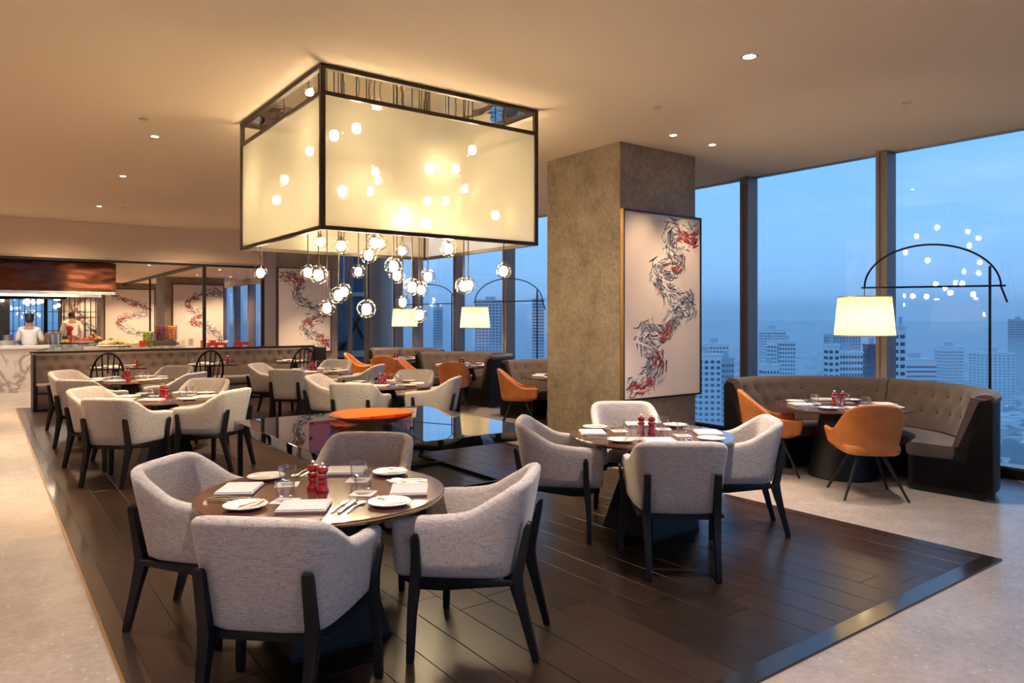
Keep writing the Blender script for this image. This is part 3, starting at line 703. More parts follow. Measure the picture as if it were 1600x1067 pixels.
# ================================================================== TABLES
TZ = .68
def make_round():
    t = empty('dining_table', (0, 0, 0), 0, '', 'table')
    R_ = .58
    MB().lathe([(.001, TZ-.030), (R_-.02, TZ-.030), (R_-.004, TZ-.022), (R_, TZ-.012), (R_, TZ-.004), (R_-.003, TZ), (.001, TZ)], 72).build('tabletop', 'table_rosewood', t, 30)
    MB().lathe([(R_+.001, TZ-.0125), (R_+.0025, TZ-.012), (R_+.0025, TZ-.006), (R_+.001, TZ-.0055)], 72, cap0=False, cap1=False).build('edge_band', 'brass_edge', t, True)
    MB().beam([(0, 0, 0, .24, .24), (0, 0, .02, .24, .24), (0, 0, TZ-.045, .09, .09), (0, 0, TZ-.031, .20, .20)]).build('pedestal', 'black_ash', t)
    return t
tb0 = make_round(); RTL = {'T1': 'nearest round rosewood dining table', 'T2': 'round dining table in front of the stone column', 'T3': 'front left round dining table beside the black marble table',
 'T4': 'rear left round dining table before the banquette end', 'T5': 'rear centre round dining table before the banquette', 'T6': 'round dining table right behind the orange bowl'}
first = True
for k in ('T1', 'T2', 'T3', 'T4', 'T5', 'T6'):
    x, y = TB[k]; lb = RTL[k]+', set for four'
    rz = 0.0
    if first: tb0.location = (x, y, .0105); tb0['label'] = lb; tb0['group'] = 'round dining tables on the dark wood floor'; first = False
    else: dup(tb0, (x, y, .0105), rz, lb)
def make_booth_table():
    t = empty('booth_table', (0, 0, 0), 0, '', 'table'); R_ = .62
    MB().lathe([(.001, TZ-.025), (R_-.03, TZ-.025), (R_-.004, TZ-.016), (R_, TZ-.008), (R_-.003, TZ), (.001, TZ)], 64).build('tabletop', 'table_rosewood', t, 30)
    MB().lathe([(.001, 0), (.31, 0), (.315, .012), (.31, .03), (.19, TZ-.035), (.19, TZ-.026), (.001, TZ-.026)], 48).build('pedestal', 'black_ash', t, 30)
    return t
bt0 = make_booth_table(); BTL = {'A': 'round booth table under the lit arched lamp at right', 'B': 'round booth table mostly hidden behind the stone column', 'C': 'round booth table of the middle booth', 'D': 'round booth table of the farthest booth'}
for i, k in enumerate('ABCD'):
    x, y = TB[k]
    if i == 0: bt0.location = (x, y, 0); bt0['label'] = BTL[k]; bt0['group'] = 'round booth tables on cone pedestals'
    else: dup(bt0, (x, y, 0), 0, BTL[k])
def make_square():
    t = empty('square_table', (0, 0, 0), 0, '', 'table')
    rbox('tabletop', .78, .66, .028, .006, 'table_rosewood', t, (0, 0, .706))
    MB().beam([(0, 0, 0, .20, .20), (0, 0, .015, .20, .20), (0, 0, .016, .035, .035), (0, 0, .66, .035, .035), (0, 0, .691, .12, .12)]).build('pedestal', 'black_ash', t)
    return t
sq0 = make_square(); SQ = [(1.78, 13.28, 'small dark table at the left end of the long banquette'), (3.22, 13.28, 'small dark table in the middle of the long banquette'), (4.75, 13.28, 'small dark table at the right end of the long banquette')]
for i, (x, y, lb) in enumerate(SQ):
    if i == 0: sq0.location = (x, y, .0105); sq0['label'] = lb; sq0['group'] = 'small tables along the long banquette'
    else: dup(sq0, (x, y, .0105), 0, lb)
# ---------------------------------------------------------------- black marble table, bowl and red panel
mt = empty('marble_table', (2.9, 5.9, .0105), 0, 'low square black marble table with mirror polished top under the chandelier', 'table')
MX, MY = (1.89, 3.90), (4.87, 6.93)
o = rbox('tabletop', MX[1]-MX[0], MY[1]-MY[0], .085, .004, 'black_marble', mt, (0, 0, .57-.0105-.0425), 2, False)
for x in (MX[0]+.05, MX[1]-.05):
    for y in (MY[0]+.05, MY[1]-.05): MB().box(x-.02-2.9, x+.02-2.9, y-.02-5.9, y+.02-5.9, 0, .4735).build('leg', 'black_metal', mt)
for x in (MX[0]+.05, MX[1]-.05): MB().box(x-.018-2.9, x+.018-2.9, MY[0]+.071-5.9, MY[1]-.071-5.9, .0, .03).build('stretcher', 'bronze_metal', mt)
for y in (MY[0]+.05, 5.38, 6.45): MB().box(MX[0]+.071-2.9, MX[1]-.071-2.9, y-.018-5.9, y+.018-5.9, .0, .029).build('stretcher', 'bronze_metal', mt)
bx, by, _ = ZP(571, 655, .60)
bp = [(.001, .0), (.10, .0), (.13, .004), (.26, .035), (.375, .085), (.385, .094), (.378, .098), (.365, .092), (.25, .046), (.12, .016), (.001, .012)]
bo = MB().lathe(bp, 64).build('serving_bowl', 'orange_lacquer', None, 60, (bx+.02, 5.99, .571)); tag(bo, 'wide shallow orange lacquer bowl on the black marble table', 'bowl')
rp = empty('acrylic_panel', (2.56, 5.555, .571), 0, 'low translucent dark red panel standing on the marble table before the bowl', 'panel')
MB().box(-.46, .46, -.003, .003, .0, .128).build('sheet', 'red_acrylic', rp)
MB().box(-.46, -.44, -.012, -.0035, 0, .012).box(.44, .46, -.012, -.0035, 0, .012).build('foot', 'black_metal', rp)
# ================================================================== SOFAS
def tuft(px_, pz_, btns, amp=.022, s=.035):
    return -sum(amp*math.exp(-((px_-a)**2+(pz_-b)**2)/(2*s*s)) for a, b in btns)
btn_mesh = MB().lathe([(.001, .010), (.008, .009), (.012, .004), (.012, 0)], 10, cap1=False).mesh('button', 'taupe_wool', 'all')
def profile_ring(t0, Rfun): pass
def booth(name, cx, cy, R, a0, a1, label, zt=.885, flat=True):
    """curved sofa, open towards -x; angles in degrees around the centre, a0 (near end) < a1 (far end)"""
    t = empty(name, (cx, cy, 0), 0, label, 'sofa', 'curved booth sofas along the windows')
    def P(r, a, z):
        x, y = r*math.cos(a), r*math.sin(a)
        return (x, y, z)
    A0, A1 = math.radians(a0), math.radians(a1); mid = (A0+A1)/2
    zs = .42
    def arc(a, b, prof, nm, m, buttons=None, n=40, cap=True):
        rings = []
        for k in range(n+1):
            th_ = a+(b-a)*k/n; s_ = (th_-a)*(R-.15); rr = []
            for r, z, inner in prof:
                d = 0
                if inner and buttons: d = -tuft(s_, z, buttons)
                rr.append(P(r+d, th_, z))
            rings.append(rr)
        return MB().loft(rings, cap0=cap, cap1=cap).build(nm, m, t, 50)
    # plinth and back shell
    arc(A0, A1, [(R-.62, .05, 0), (R-.02, .05, 0), (R, .07, 0), (R, zt-.07, 0), (R-.03, zt-.045, 0), (R-.10, zt-.07, 0), (R-.20, .30, 0), (R-.62, .30, 0)], 'base', 'black_ash', n=44)
    arc(A0+.01, A1-.01, [(R-.58, 0, 0), (R-.05, 0, 0), (R-.05, .049, 0), (R-.58, .049, 0)], 'plinth', 'black_metal', n=30)
    gap = .006
    for a, b in ((A0+.03, mid-gap), (mid+gap, A1-.03)):
        L = (b-a)*(R-.15); nb = max(2, int(L/.19)); bt = []
        for k in range(nb): bt.append((L*(k+.5)/nb, .76))
        for k in range(nb-1): bt.append((L*(k+1)/nb, .60))
        inner = []
        nz_ = 16
        for k in range(nz_+1):
            z = .425+(zt-.055-.425)*k/nz_; r = R-.27+.115*(k/nz_)**1.0; inner.append((r, z, 1))
        prof = inner+[(R-.135, zt-.025, 0), (R-.10, zt-.006, 0), (R-.06, zt, 0), (R-.015, zt-.006, 0), (R+.008, zt-.025, 0), (R+.010, zt-.06, 0), (R-.028, zt-.064, 0), (R-.09, zt-.066, 0), (R-.17, .425, 0)]
        bk = arc(a, b, prof, 'backrest', 'taupe_wool', bt, n=int(L/.022))
        for s_, z in bt:
            th_ = a+s_/(R-.15); r = R-.27+.115*(z-.425)/(zt-.055-.425)+.012
            o = bpy.data.objects.new('button', btn_mesh); COL.objects.link(o); o.parent = bk; o.location = P(r, th_, z); o.rotation_euler = (0, -PI/2, th_)
        ri = R-.68
        arc(a, b, [(ri+.02, .305, 0), (ri, .32, 0), (ri-.006, .36, 0), (ri, .40, 0), (ri+.02, .416, 0), (ri+.06, zs, 0), (R-.285, zs, 0), (R-.285, .305, 0)], 'seat', 'seat_wool', n=24)
    # end panels, upright slabs
    for ae, sg in ((A0, 1), (A1, -1)):
        pr = [(R-.66, .02), (R-.66, .30), (R-.30, .315), (R-.10, zt-.06), (R-.02, zt-.035), (R+.012, zt-.07), (R+.012, .02)]
        r1 = [P(r, ae, z) for r, z in pr]; r2 = [P(r, ae+sg*.028, z) for r, z in pr]
        MB().loft([r1, r2]).build('end_panel', 'black_ash', t)
        MB().loft([[P(r, ae, z) for r, z in ((R-.3, .425), (R-.17, .425), (R-.04, zt-.04), (R-.16, zt-.03))], [P(r, ae+sg*.032, z) for r, z in ((R-.3, .425), (R-.17, .425), (R-.04, zt-.04), (R-.16, zt-.03))]]).build('end_padding', 'taupe_wool', t)
    return t
booth('booth_sofa', 6.66, 3.64, 1.23, -88, 101, 'curved tufted taupe sofa of the right booth, nearest the camera')
booth('booth_sofa', 6.70, 7.87, 1.20, -88, 101, 'curved tufted taupe sofa of the second booth, behind the stone column')
booth('booth_sofa', 6.90, 11.10, 1.08, -86, 101, 'curved tufted taupe sofa of the third booth, left of the stone column')
booth('booth_sofa', 7.00, 13.50, .98, -86, 101, 'curved tufted taupe sofa of the farthest booth, by the dark corner glass')
# long straight banquette
bq = empty('banquette', (0, 0, .0105), 0, 'long straight tufted taupe banquette below the kitchen opening', 'banquette')
BX0, BX1, BY = .68, 5.62, 14.66
rbox('end_panel', .04, .74, .93, .004, 'black_ash', bq, (BX0+.02, BY-.37, .465))
rbox('end_panel', .04, .74, .93, .004, 'black_ash', bq, (BX1-.02, BY-.37, .465))
MB().box(BX0+.041, BX1-.041, BY-.66, BY-.08, .0, .28).build('base', 'black_ash', bq)
MB().box(BX0+.041, BX1-.041, BY-.079, BY, .0, .93).build('back_panel', 'black_ash', bq)
MB().box(BX0-.02, BX1, BY-.12, BY+.03, .931, .955).build('ledge', 'bronze_metal', bq)
nb_ = 4; segL = (BX1-BX0-.1)/nb_
for s_ in range(nb_):
    xa = BX0+.05+s_*segL+.004; L = segL-.008; nn = 6
    bt = [(L*(k+.5)/nn, .80) for k in range(nn)]+[(L*(k+1)/nn, .63) for k in range(nn-1)]
    nx_ = int(L/.024); nz_ = 18; rings = []
    for i in range(nx_+1):
        x = L*i/nx_; r = []
        for k in range(nz_+1):
            z = .43+(.90-.43)*k/nz_; y = BY-.22+.09*(k/nz_)-tuft(x, z, bt)-0
            r.append((xa+x, y, z))
        r += [(xa+x, BY-.11, .922), (xa+x, BY-.082, .925), (xa+x, BY-.082, .43)]
        rings.append(r)
    bk = MB().loft(rings).build('backrest', 'taupe_wool', bq, 50)
    for x, z in bt:
        o = bpy.data.objects.new('button', btn_mesh); COL.objects.link(o); o.parent = bk; o.location = (xa+x, BY-.22+.09*(z-.43)/.47+.010, z); o.rotation_euler = (PI/2, 0, 0)
    rbox('seat', L, .50, .145, .025, 'seat_wool', bq, (xa+L/2, BY-.22-.25-.005, .355))
    rbox('front_pad', L, .03, .26, .01, 'taupe_wool', bq, (xa+L/2, BY-.70, .14+.01))
# ================================================================== ARCHED LAMPS
def arch_lamp(name, sx_, sy_, px_, py_, label, power=11):
    t = empty(name, (px_, py_, 0), 0, label, 'floor lamp', 'arched floor lamps behind the booths')
    dx, dy = sx_-px_, sy_-py_; L = math.hypot(dx, dy); ux, uy = dx/L, dy/L
    zb_ = 1.84
    MB().lathe([(.001, 0), (.13, 0), (.13, .012), (.012, .018), (.001, .018)], 28).build('base', 'black_metal', t, True)
    MB().tube([(0, 0, .016), (0, 0, 2.03)], .0125, 10).build('pole', 'black_metal', t, True)
    MB().tube([(-ux*.14, -uy*.14, zb_), (ux*(L+.03), uy*(L+.03), zb_-.015)], .0095, 8).build('crossbar', 'black_metal', t, True)
    c = (L-.10)/2; ra = (L+.10)/2
    pts = [(ux*(c+ra*math.cos(a)), uy*(c+ra*math.cos(a)), zb_-.01+.415*math.sin(a)) for a in [PI*k/28 for k in range(29)]]
    pts.append((-ux*.155, -uy*.155, zb_-.16))
    MB().tube(pts, .0095, 8).build('arch', 'black_metal', t, True)
    MB().tube([(dx, dy, zb_-.015), (dx, dy, 1.70)], .004, 6).build('drop_rod', 'black_metal', t, True)
    sh = MB().lathe([(.245, 1.735), (.278, 1.36)], 48, cap0=False, cap1=False); sh.lathe([(.2435, 1.735), (.2765, 1.36)], 48, cap0=False, cap1=False)
    o = MB().lathe([(.243, 1.735), (.278, 1.355)], 56, cap0=False, cap1=False).build('lamp_shade', 'shade_linen', t, True, (dx, dy, 0))
    for z, r in ((1.735, .2435), (1.355, .2785)): MB().lathe([(r, z-.004), (r+.0015, z-.004), (r+.0015, z+.004), (r, z+.004)], 48, cap0=False, cap1=False).build('shade_ring', 'brass_edge', t, True, (dx, dy, 0))
    MB().lathe([(.001, .05), (.02, .045), (.032, .015), (.03, -.015), (.001, -.04)], 14).build('bulb', 'bulb_dim', t, 'all', (dx, dy, 1.56))
    l = bpy.data.lights.new('lamp_bulb', 'POINT'); l.energy = power; l.color = (1, .80, .50); l.shadow_soft_size = .05
    lo = bpy.data.objects.new('lamp_bulb', l); COL.objects.link(lo); lo.parent = t; lo.location = (dx, dy, 1.50)
    return t
emis('bulb_dim', (1, .8, .52), 4)
arch_lamp('arch_lamp', 7.02, 3.64, 7.84, 2.84, 'black arched floor lamp with cream shade over the right booth')
arch_lamp('arch_lamp', 7.12, 7.85, 7.90, 6.75, 'black arched floor lamp with cream shade hidden behind the stone column')
arch_lamp('arch_lamp', 7.30, 11.02, 7.93, 9.98, 'black arched floor lamp with cream shade over the middle booth')
arch_lamp('arch_lamp', 7.35, 13.84, 7.93, 12.85, 'black arched floor lamp over the farthest booth, partly behind the glass globes')
# ================================================================== PAINTINGS
mat('canvas', (.72, .64, .60), .8); mat('paint_navy', (.02, .025, .05), .5); mat('paint_red', (.26, .030, .022), .5); mat('paint_slate', (.20, .22, .27), .55); mat('paint_white', (.80, .76, .74), .5); mat('paint_rust', (.52, .20, .12), .5); mat('frame_black', (.012, .010, .010), .3)
def painting(loc, w, h_, rz, path, reds, label, seed=1, nst=420, width=.16, edge='brass_edge'):
    """path: (u, v) control points from 0..1 with v downwards; the canvas faces local -y"""
    t = empty('painting', loc, rz, label, 'painting')
    dp = .05
    for x0, x1, z0, z1 in ((0, .018, 0, h_), (w-.018, w, 0, h_), (.0181, w-.0181, 0, .018), (.0181, w-.0181, h_-.018, h_)): MB().box(x0, x1, -dp, 0, z0, z1).build('frame_side', 'frame_black', t)
    MB().box(-.001, -.0002, -dp, 0, 0, h_).build('frame_edge', edge, t)
    MB().box(.019, w-.019, -dp+.012, -.002, .019, h_-.019).build('canvas', 'canvas', t)
    rr = random.Random(seed); pp = catmull([(u*w, (1-v)*h_, wd) for u, v, wd in path], 14); n = len(pp)
    qs = {k: MB() for k in ('paint_navy', 'paint_red', 'paint_slate', 'paint_white', 'paint_rust')}
    y = -dp+.0118; cnt = 0
    for i in range(nst):
        f_ = rr.random()*(n-2); k = int(f_); fr = f_-k; a, b = pp[k], pp[k+1]
        cx_, cz_, wd = (a[q]+(b[q]-a[q])*fr for q in range(3)); wd *= width
        tx, tz = b[0]-a[0], b[1]-a[1]; L = math.hypot(tx, tz) or 1; tx /= L; tz /= L; nx, nz_ = -tz, tx
        off = max(-1, min(1, rr.gauss(0, .5))); g = f_/(n-1)
        isred = any(abs(g-r0) < r1 for r0, r1 in reds)
        if isred and abs(off) < .55 and rr.random() < .6: c = rr.choice(('paint_red', 'paint_red', 'paint_red', 'paint_rust'))
        else: c = rr.choices(('paint_navy', 'paint_slate', 'paint_white', 'paint_rust'), (.34, .30, .31, .05))[0]
        ln = rr.uniform(.05, .21)*(.65 if isred else 1); th_ = rr.uniform(.0015, .0078)*(2.0 if c == 'paint_red' else 1)*(2.3 if c in ('paint_white', 'paint_slate') and rr.random() < .4 else 1)
        ang = math.atan2(tz, tx)+rr.gauss(0, .20); cur = rr.gauss(0, 6)
        x, z = cx_+nx*off*wd-math.cos(ang)*ln/2, cz_+nz_*off*wd-math.sin(ang)*ln/2
        sg = 6; pts = []
        yy_ = y-.0002-.00002*(i % 40)
        for q in range(sg+1):
            u = q/sg; hw = th_*math.sin(PI*min(.97, max(.06, u)))**.6*(1+.3*rr.random())
            ax, az = math.cos(ang), math.sin(ang)
            p1 = (x-az*hw, z+ax*hw); p2 = (x+az*hw, z-ax*hw)
            pts.append((p1, p2)); x += ax*ln/sg; z += az*ln/sg; ang += cur*ln/sg
        if any(not (.021 < p[0] < w-.021 and .021 < p[1] < h_-.021) for pr in pts for p in pr): continue
        vs = [(p[0], yy_, p[1]) for pr in pts for p in pr]
        qs[c].add(vs, [(2*q, 2*q+1, 2*q+3, 2*q+2) for q in range(sg)])
    for c, q in qs.items():
        if q.v: stuff(q.build('brush_strokes', c, t))
    return t
P1 = [(1.0, .10, 1.2), (.86, .13, 1.3), (.60, .10, 1.1), (.58, .20, .5), (.72, .25, .5), (.66, .30, .9), (.42, .31, 1.1), (.50, .40, .7), (.66, .46, .9), (.84, .50, 1.2), (.70, .54, .9), (.58, .60, .8), (.52, .66, .7), (.30, .64, 1.2), (.22, .69, .6), (.40, .76, 1.3), (.42, .82, 1.2), (.32, .90, 1.4), (.08, .97, 1.4)]
painting((5.30, 5.295, .67), 1.235, 1.985, 0, P1, [(.04, .05), (.27, .02), (.64, .03), (.66, .03), (.87, .035), (.97, .04)], 'tall white canvas with winding red and navy strokes on the stone column', 5, 2100, .115)
P2 = [(0, .10, 1.2), (.22, .10, 1.4), (.42, .16, 1.3), (.34, .26, .9), (.40, .38, .8), (.60, .44, .6), (.82, .47, .6), (.92, .54, .9), (.70, .60, 1.2), (.52, .66, 1.2), (.55, .76, 1.2), (.78, .84, 1.1), (.95, .93, 1.2)]
painting((5.215, 15.718, .77), 1.23, 1.88, 0, P2, [(.08, .06), (.20, .05), (.58, .05), (.72, .06), (.95, .05)], 'white canvas with winding red and black strokes on the back wall', 8, 1300, .12)
# ================================================================== TABLEWARE
def mk(name, builders, cat):
    t = empty(name, (0, 0, -50), 0, '', cat)
    for nm, mb, mt_, sm in builders: mb.build(nm, mt_, t, sm)
    return t
gl_out = [(.001, 0), (.030, 0), (.033, .004), (.0345, .02), (.037, .03), (.045, .092)]; gl_in = [(.0435, .092), (.0355, .032), (.030, .022), (.001, .018)]
glass0 = MB().lathe(gl_out+gl_in, 24, cap0=False, cap1=False).build('tumbler', 'clear_glass', None, 50); glass0['category'] = 'glass'
glm_s = MB().lathe(gl_out[::2]+gl_in[::2], 12, cap0=False, cap1=False).mesh('tumbler_far', 'clear_glass', 'all')
coaster0 = MB().box(-.055, .055, -.055, .055, 0, .0025).build('coaster', 'coaster_card'); coaster0['category'] = 'coaster'
plate0 = MB().lathe([(.001, 0), (.055, 0), (.058, .002), (.085, .010), (.094, .015), (.095, .0175), (.092, .018), (.078, .012), (.056, .006), (.001, .005)], 36).build('side_plate', 'china', None, 50); plate0['category'] = 'plate'
def napkin_mesh():
    q = MB()
    for k, (dx, dy, z0, z1) in enumerate(((0, 0, 0, .006), (.002, .003, .0062, .0125), (-.002, 0, .0127, .0185))):
        rings = []
        a, b = .105+dx, .085+dy
        for z, s_ in ((z0, .985), (z0+.0012, 1), (z1-.0012, 1), (z1, .985)):
            rings.append([(-a*s_, -b*s_, z), (a*s_, -b*s_, z), (a*s_, b*s_, z), (-a*s_, b*s_, z)])
        q.loft(rings)
    return q
napkin0 = napkin_mesh().build('napkin', 'napkin_linen'); napkin0['category'] = 'napkin'
def ribbon(pts, w, th_=.0018):
    q = MB(); rings = []
    for (y, z), hw in zip(pts, w): rings.append([(-hw, y, z), (hw, y, z), (hw, y, z+th_), (-hw, y, z+th_)])
    return q.loft(rings)
fk = ribbon([(-.095, .003), (-.09, .003), (-.03, .007), (.02, .003), (.035, .003), (.05, .004)], [.004, .007, .0035, .003, .009, .011], .003)
for k in range(4): fk.beam([]) if False else fk.box(-.0105+k*.006, -.0105+k*.006+.003, .05, .092, .005, .0068)
fork0 = fk.build('fork', 'cutlery_steel', None, 40); fork0['category'] = 'fork'
knife0 = ribbon([(-.105, .002), (-.10, .002), (-.02, .003), (-.015, .002), (.0, .002), (.09, .002), (.11, .002)], [.004, .008, .007, .006, .009, .009, .001], .005).build('knife', 'cutlery_steel', None, 40); knife0['category'] = 'knife'
sp = ribbon([(-.095, .003), (-.09, .003), (-.03, .007), (.02, .003), (.04, .003)], [.004, .007, .0035, .003, .005], .003)
sp.add([(0+.019*math.cos(a), .064+.028*math.sin(a), .006) for a in [2*PI*k/16 for k in range(16)]]+[(0, .064, .001)], [(k, (k+1) % 16, 16) for k in range(16)])
spoon0 = sp.build('spoon', 'cutlery_steel', None, 40); spoon0['category'] = 'spoon'
butter0 = ribbon([(-.08, .002), (-.075, .002), (-.01, .003), (0, .002), (.06, .002), (.075, .002)], [.003, .006, .004, .007, .007, .001], .003).build('butter_knife', 'cutlery_steel', None, 40); butter0['category'] = 'knife'
cup = MB().lathe([(.001, 0), (.030, 0), (.033, .012), (.027, .03), (.022, .055), (.027, .068), (.024, .075), (.020, .085), (.027, .093), (.030, .105), (.022, .118), (.019, .122), (.026, .132), (.030, .148), (.022, .166), (.001, .170)], 28)
mill0 = mk('pepper_mill', [('body', cup, 'red_lacquer', 50), ('knob', MB().lathe([(.001, .170), (.005, .170), (.005, .176), (.010, .181), (.010, .188), (.005, .194), (.001, .195)], 14), 'cutlery_steel', 'all'),
        ('collar', MB().lathe([(.0275, .1185), (.0285, .1185), (.0285, .1215), (.0275, .1215)], 24, cap0=False, cap1=False), 'cutlery_steel', 'all')], 'mill')
mill0.scale = (.92, .92, .72)
protos = {'glass': glass0, 'coaster': coaster0, 'plate': plate0, 'napkin': napkin0, 'fork': fork0, 'knife': knife0, 'spoon': spoon0, 'butter': butter0, 'mill': mill0}
pused = {k: False for k in protos}
def place(kind, x, y, z, rz, label, group):
    p = protos[kind]
    if not pused[kind]:
        pused[kind] = True; p.location = (x, y, z); p.rotation_euler = (0, 0, rz); p['label'] = label; p['group'] = group; return p
    return dup(p, (x, y, z), rz, label, group)
def setting(tx, ty, tz, sdx, sdy, tdesc, sdesc, grp, level=3, r0=.33, plate_dx=-.26, jit=1.0):
    """seat direction (sdx, sdy) from the table centre; local x to the diner's right, local y away from the diner"""
    L = math.hypot(sdx, sdy); fx, fy = -sdx/L, -sdy/L; rx, ry = fy, -fx; rz = face(fx, fy)
    rr = random.Random(hash((round(tx, 2), round(ty, 2), sdesc)) if False else int(tx*1000+ty*77+len(sdesc)*13))
    def at(a, b): return tx+rx*a+fx*b, ty+ry*a+fy*b
    j = lambda s_: rr.uniform(-s_, s_)*jit
    w = lambda what: '%s at the %s of the %s' % (what, sdesc, tdesc)
    x, y = at(.0+j(.012), -r0+j(.008)); place('napkin', x, y, tz, rz+j(.12), w('folded linen napkin'), grp+', napkins')
    x, y = at(plate_dx, -r0+(.02 if 'near' in sdesc else .05)+j(.01)); place('plate', x, y, tz, rz, w('small white plate'), grp+', plates')
    place('butter', x+rx*.03, y+ry*.03, tz+.0178, rz-.35+j(.1), w('butter knife on plate'), grp+', butter knives')
    x, y = at(.21+j(.01), -.07-(.06 if 'near' not in sdesc else 0)+j(.015)); place('coaster', x, y, tz, rz+j(.2), w('pale coaster'), grp+', coasters')
    place('glass', x, y, tz+.0026, 0, w('tumbler'), grp+', tumblers')
    if level >= 2:
        for n_, (kd, dx) in enumerate((('fork', .150), ('knife', .184), ('spoon', .222))):
            x, y = at(dx, -r0+.03+j(.006)); place(kd, x, y, tz, rz-.12+j(.05), w(kd), grp+', cutlery')
DIAG = {'near seat': (-FW[0], -FW[1]), 'right seat': RT, 'left seat': (-RT[0], -RT[1]), 'far seat': FW}
TD = {'T1': 'nearest table', 'T2': 'table before the stone column', 'T3': 'front left table', 'T4': 'rear left table', 'T5': 'rear centre table', 'T6': 'table behind the orange bowl',
      'A': 'right booth table', 'B': 'booth table behind the column', 'C': 'middle booth table', 'D': 'farthest booth table'}
for k in ('T1', 'T2', 'A', 'T3', 'T6', 'T4', 'T5', 'B', 'C', 'D'):
    x, y = TB[k]; z = TZ+(.0105 if k[0] == 'T' else 0)+.0005
    for sd, (dx, dy) in DIAG.items():
        setting(x, y, z, dx, dy, TD[k], sd, 'place settings of the '+TD[k], 3 if k in ('T1', 'T2', 'A', 'T3', 'T6') else 1, r0=.33 if sd == 'near seat' else .41)
    ax, ay = RT; 
    sep = .036 if k in ('T2', 'A') else .030
    place('mill', x-.02-ax*sep+FW[0]*.02, y+.02-ay*sep+FW[1]*.02, z, 0, 'left one of two red pepper mills on the '+TD[k], 'red mills on the '+TD[k])
    place('mill', x-.02+ax*sep-FW[0]*(.03 if k in ('T1', 'T3') else .0), y+.02+ay*sep-FW[1]*(.03 if k in ('T1', 'T3') else 0), z, 0, 'right one of two red pepper mills on the '+TD[k], 'red mills on the '+TD[k])
for (x, y, lb), nm in zip(SQ, ('left small banquette table', 'middle small banquette table', 'right small banquette table')):
    z = .7205+.0105
    for sd, (dx, dy) in {'near side': (0, -1), 'banquette side': (0, 1)}.items():
        setting(x-.04, y, z, dx, dy, nm, sd, 'place settings of the '+nm, 1, r0=.20)
    place('mill', x+.30, y-.03, z, 0, 'single red pepper mill on the '+nm, 'red mills on the banquette tables')
# ================================================================== OPEN KITCHEN
pw_ = empty('kitchen_pass', (0, 17.9, 0), 0, 'white veined marble kitchen counter left of the banquette', 'counter')
for k in range(6): MB().box(-6.9+k*1.34, -6.9+k*1.34+1.336, 0, .08, 0, .90).build('marble_panel', 'white_marble', pw_)
MB().box(-6.92, 1.16, -.03, .45, .901, .96).build('countertop', 'white_marble', pw_)
MB().box(-6.9, 1.14, .081, .42, 0, .90).build('carcass', 'black_ash', pw_)
wk = empty('kitchen_counter', (0, 20.0, 0), 0, 'pale stone worktop behind the chef, crowded with food', 'counter')
MB().box(-5, 2.9, -.5, .6, .87, .93).build('countertop', 'white_marble', wk)
for k in range(6): MB().box(-4.9+k*1.28, -4.9+k*1.28+1.27, -.45, .55, .0, .869).build('cabinet', 'steel', wk)
bf = empty('buffet_counter', (0, 17.4, 0), 0, 'white buffet counter carrying the fruit jars behind the banquette', 'counter')
MB().box(2.55, 3.62, -.42, .45, .865, .92).build('countertop', 'white_marble', bf)
MB().box(2.60, 3.57, -.37, .40, .0, .864).build('cabinet', 'white_marble', bf)
# copper hood
hd = empty('copper_hood', (0, 16.5, 0), 0, 'large polished copper extractor hood hanging over the open kitchen', 'hood')
HX0, HX1, HY1, HZ0, HZ1 = -5.5, 2.20, 2.2, 2.06, 2.63
nx_ = 60; vs = []; q = MB()
for k in range(nx_+1):
    x = HX0+(HX1-HX0)*k/nx_
    for z in (HZ0, HZ0+.14, HZ0+.28, HZ0+.42, HZ1): vs.append((x, .006*math.sin(x*3.1+z*5), z))
q.add(vs, [(k*5+j, (k+1)*5+j, (k+1)*5+j+1, k*5+j+1) for k in range(nx_) for j in range(4)]); q.build('front_skirt', 'copper', hd, 'all')
MB().box(HX1, HX1+.006, .0, HY1, HZ0, HZ1).build('side_skirt', 'copper', hd)
MB().box(HX0, HX1-.01, HY1-.006, HY1, HZ0, HZ1).build('back_skirt', 'copper', hd)
MB().box(HX0, HX1-.001, .03, HY1-.01, HZ0+.05, HZ0+.06).build('filter_panel', 'steel', hd)
for y0 in (.012, HY1-.06): MB().box(HX0, HX1-.001, y0, y0+.03, HZ0-.055, HZ0+.049).build('steel_trim', 'steel', hd)
MB().box(HX0, HX1-.02, .25, .29, HZ0+.035, HZ0+.049).box(HX0, HX1-.02, 1.1, 1.14, HZ0+.035, HZ0+.049).build('light_strip', 'led_strip', hd)
hd2 = empty('rear_hood', (0, 22.5, 0), 0, 'second darker copper hood further back in the kitchen', 'hood')
MB().box(-5.5, 1.85, 0, 1.4, 2.04, 2.2).build('skirt', 'copper', hd2); MB().box(-3, 1.2, .3, 1.1, 2.201, 2.66).build('duct', 'copper', hd2)
# dark pier and lattice screen before the far windows
structure(MB().box(-.15, .75, 28.2, 28.6, 0, H2).build('wall_pier', 'border_wood'))
lt = empty('lattice_screen', (0, 29.2, 0), 0, 'tall dark lattice of slender bars before the far kitchen windows', 'screen')
for k in range(44):
    x = -2.5+k*.16; MB().box(x, x+.022, -.01, .01, .05, H2-.02).build('slat', 'black_metal', lt)
for z in (.03, 1.1, 1.75, 2.35):
    MB().box(-2.6, 4.7, .011, .03, z, z+.022).build('rail', 'black_metal', lt)
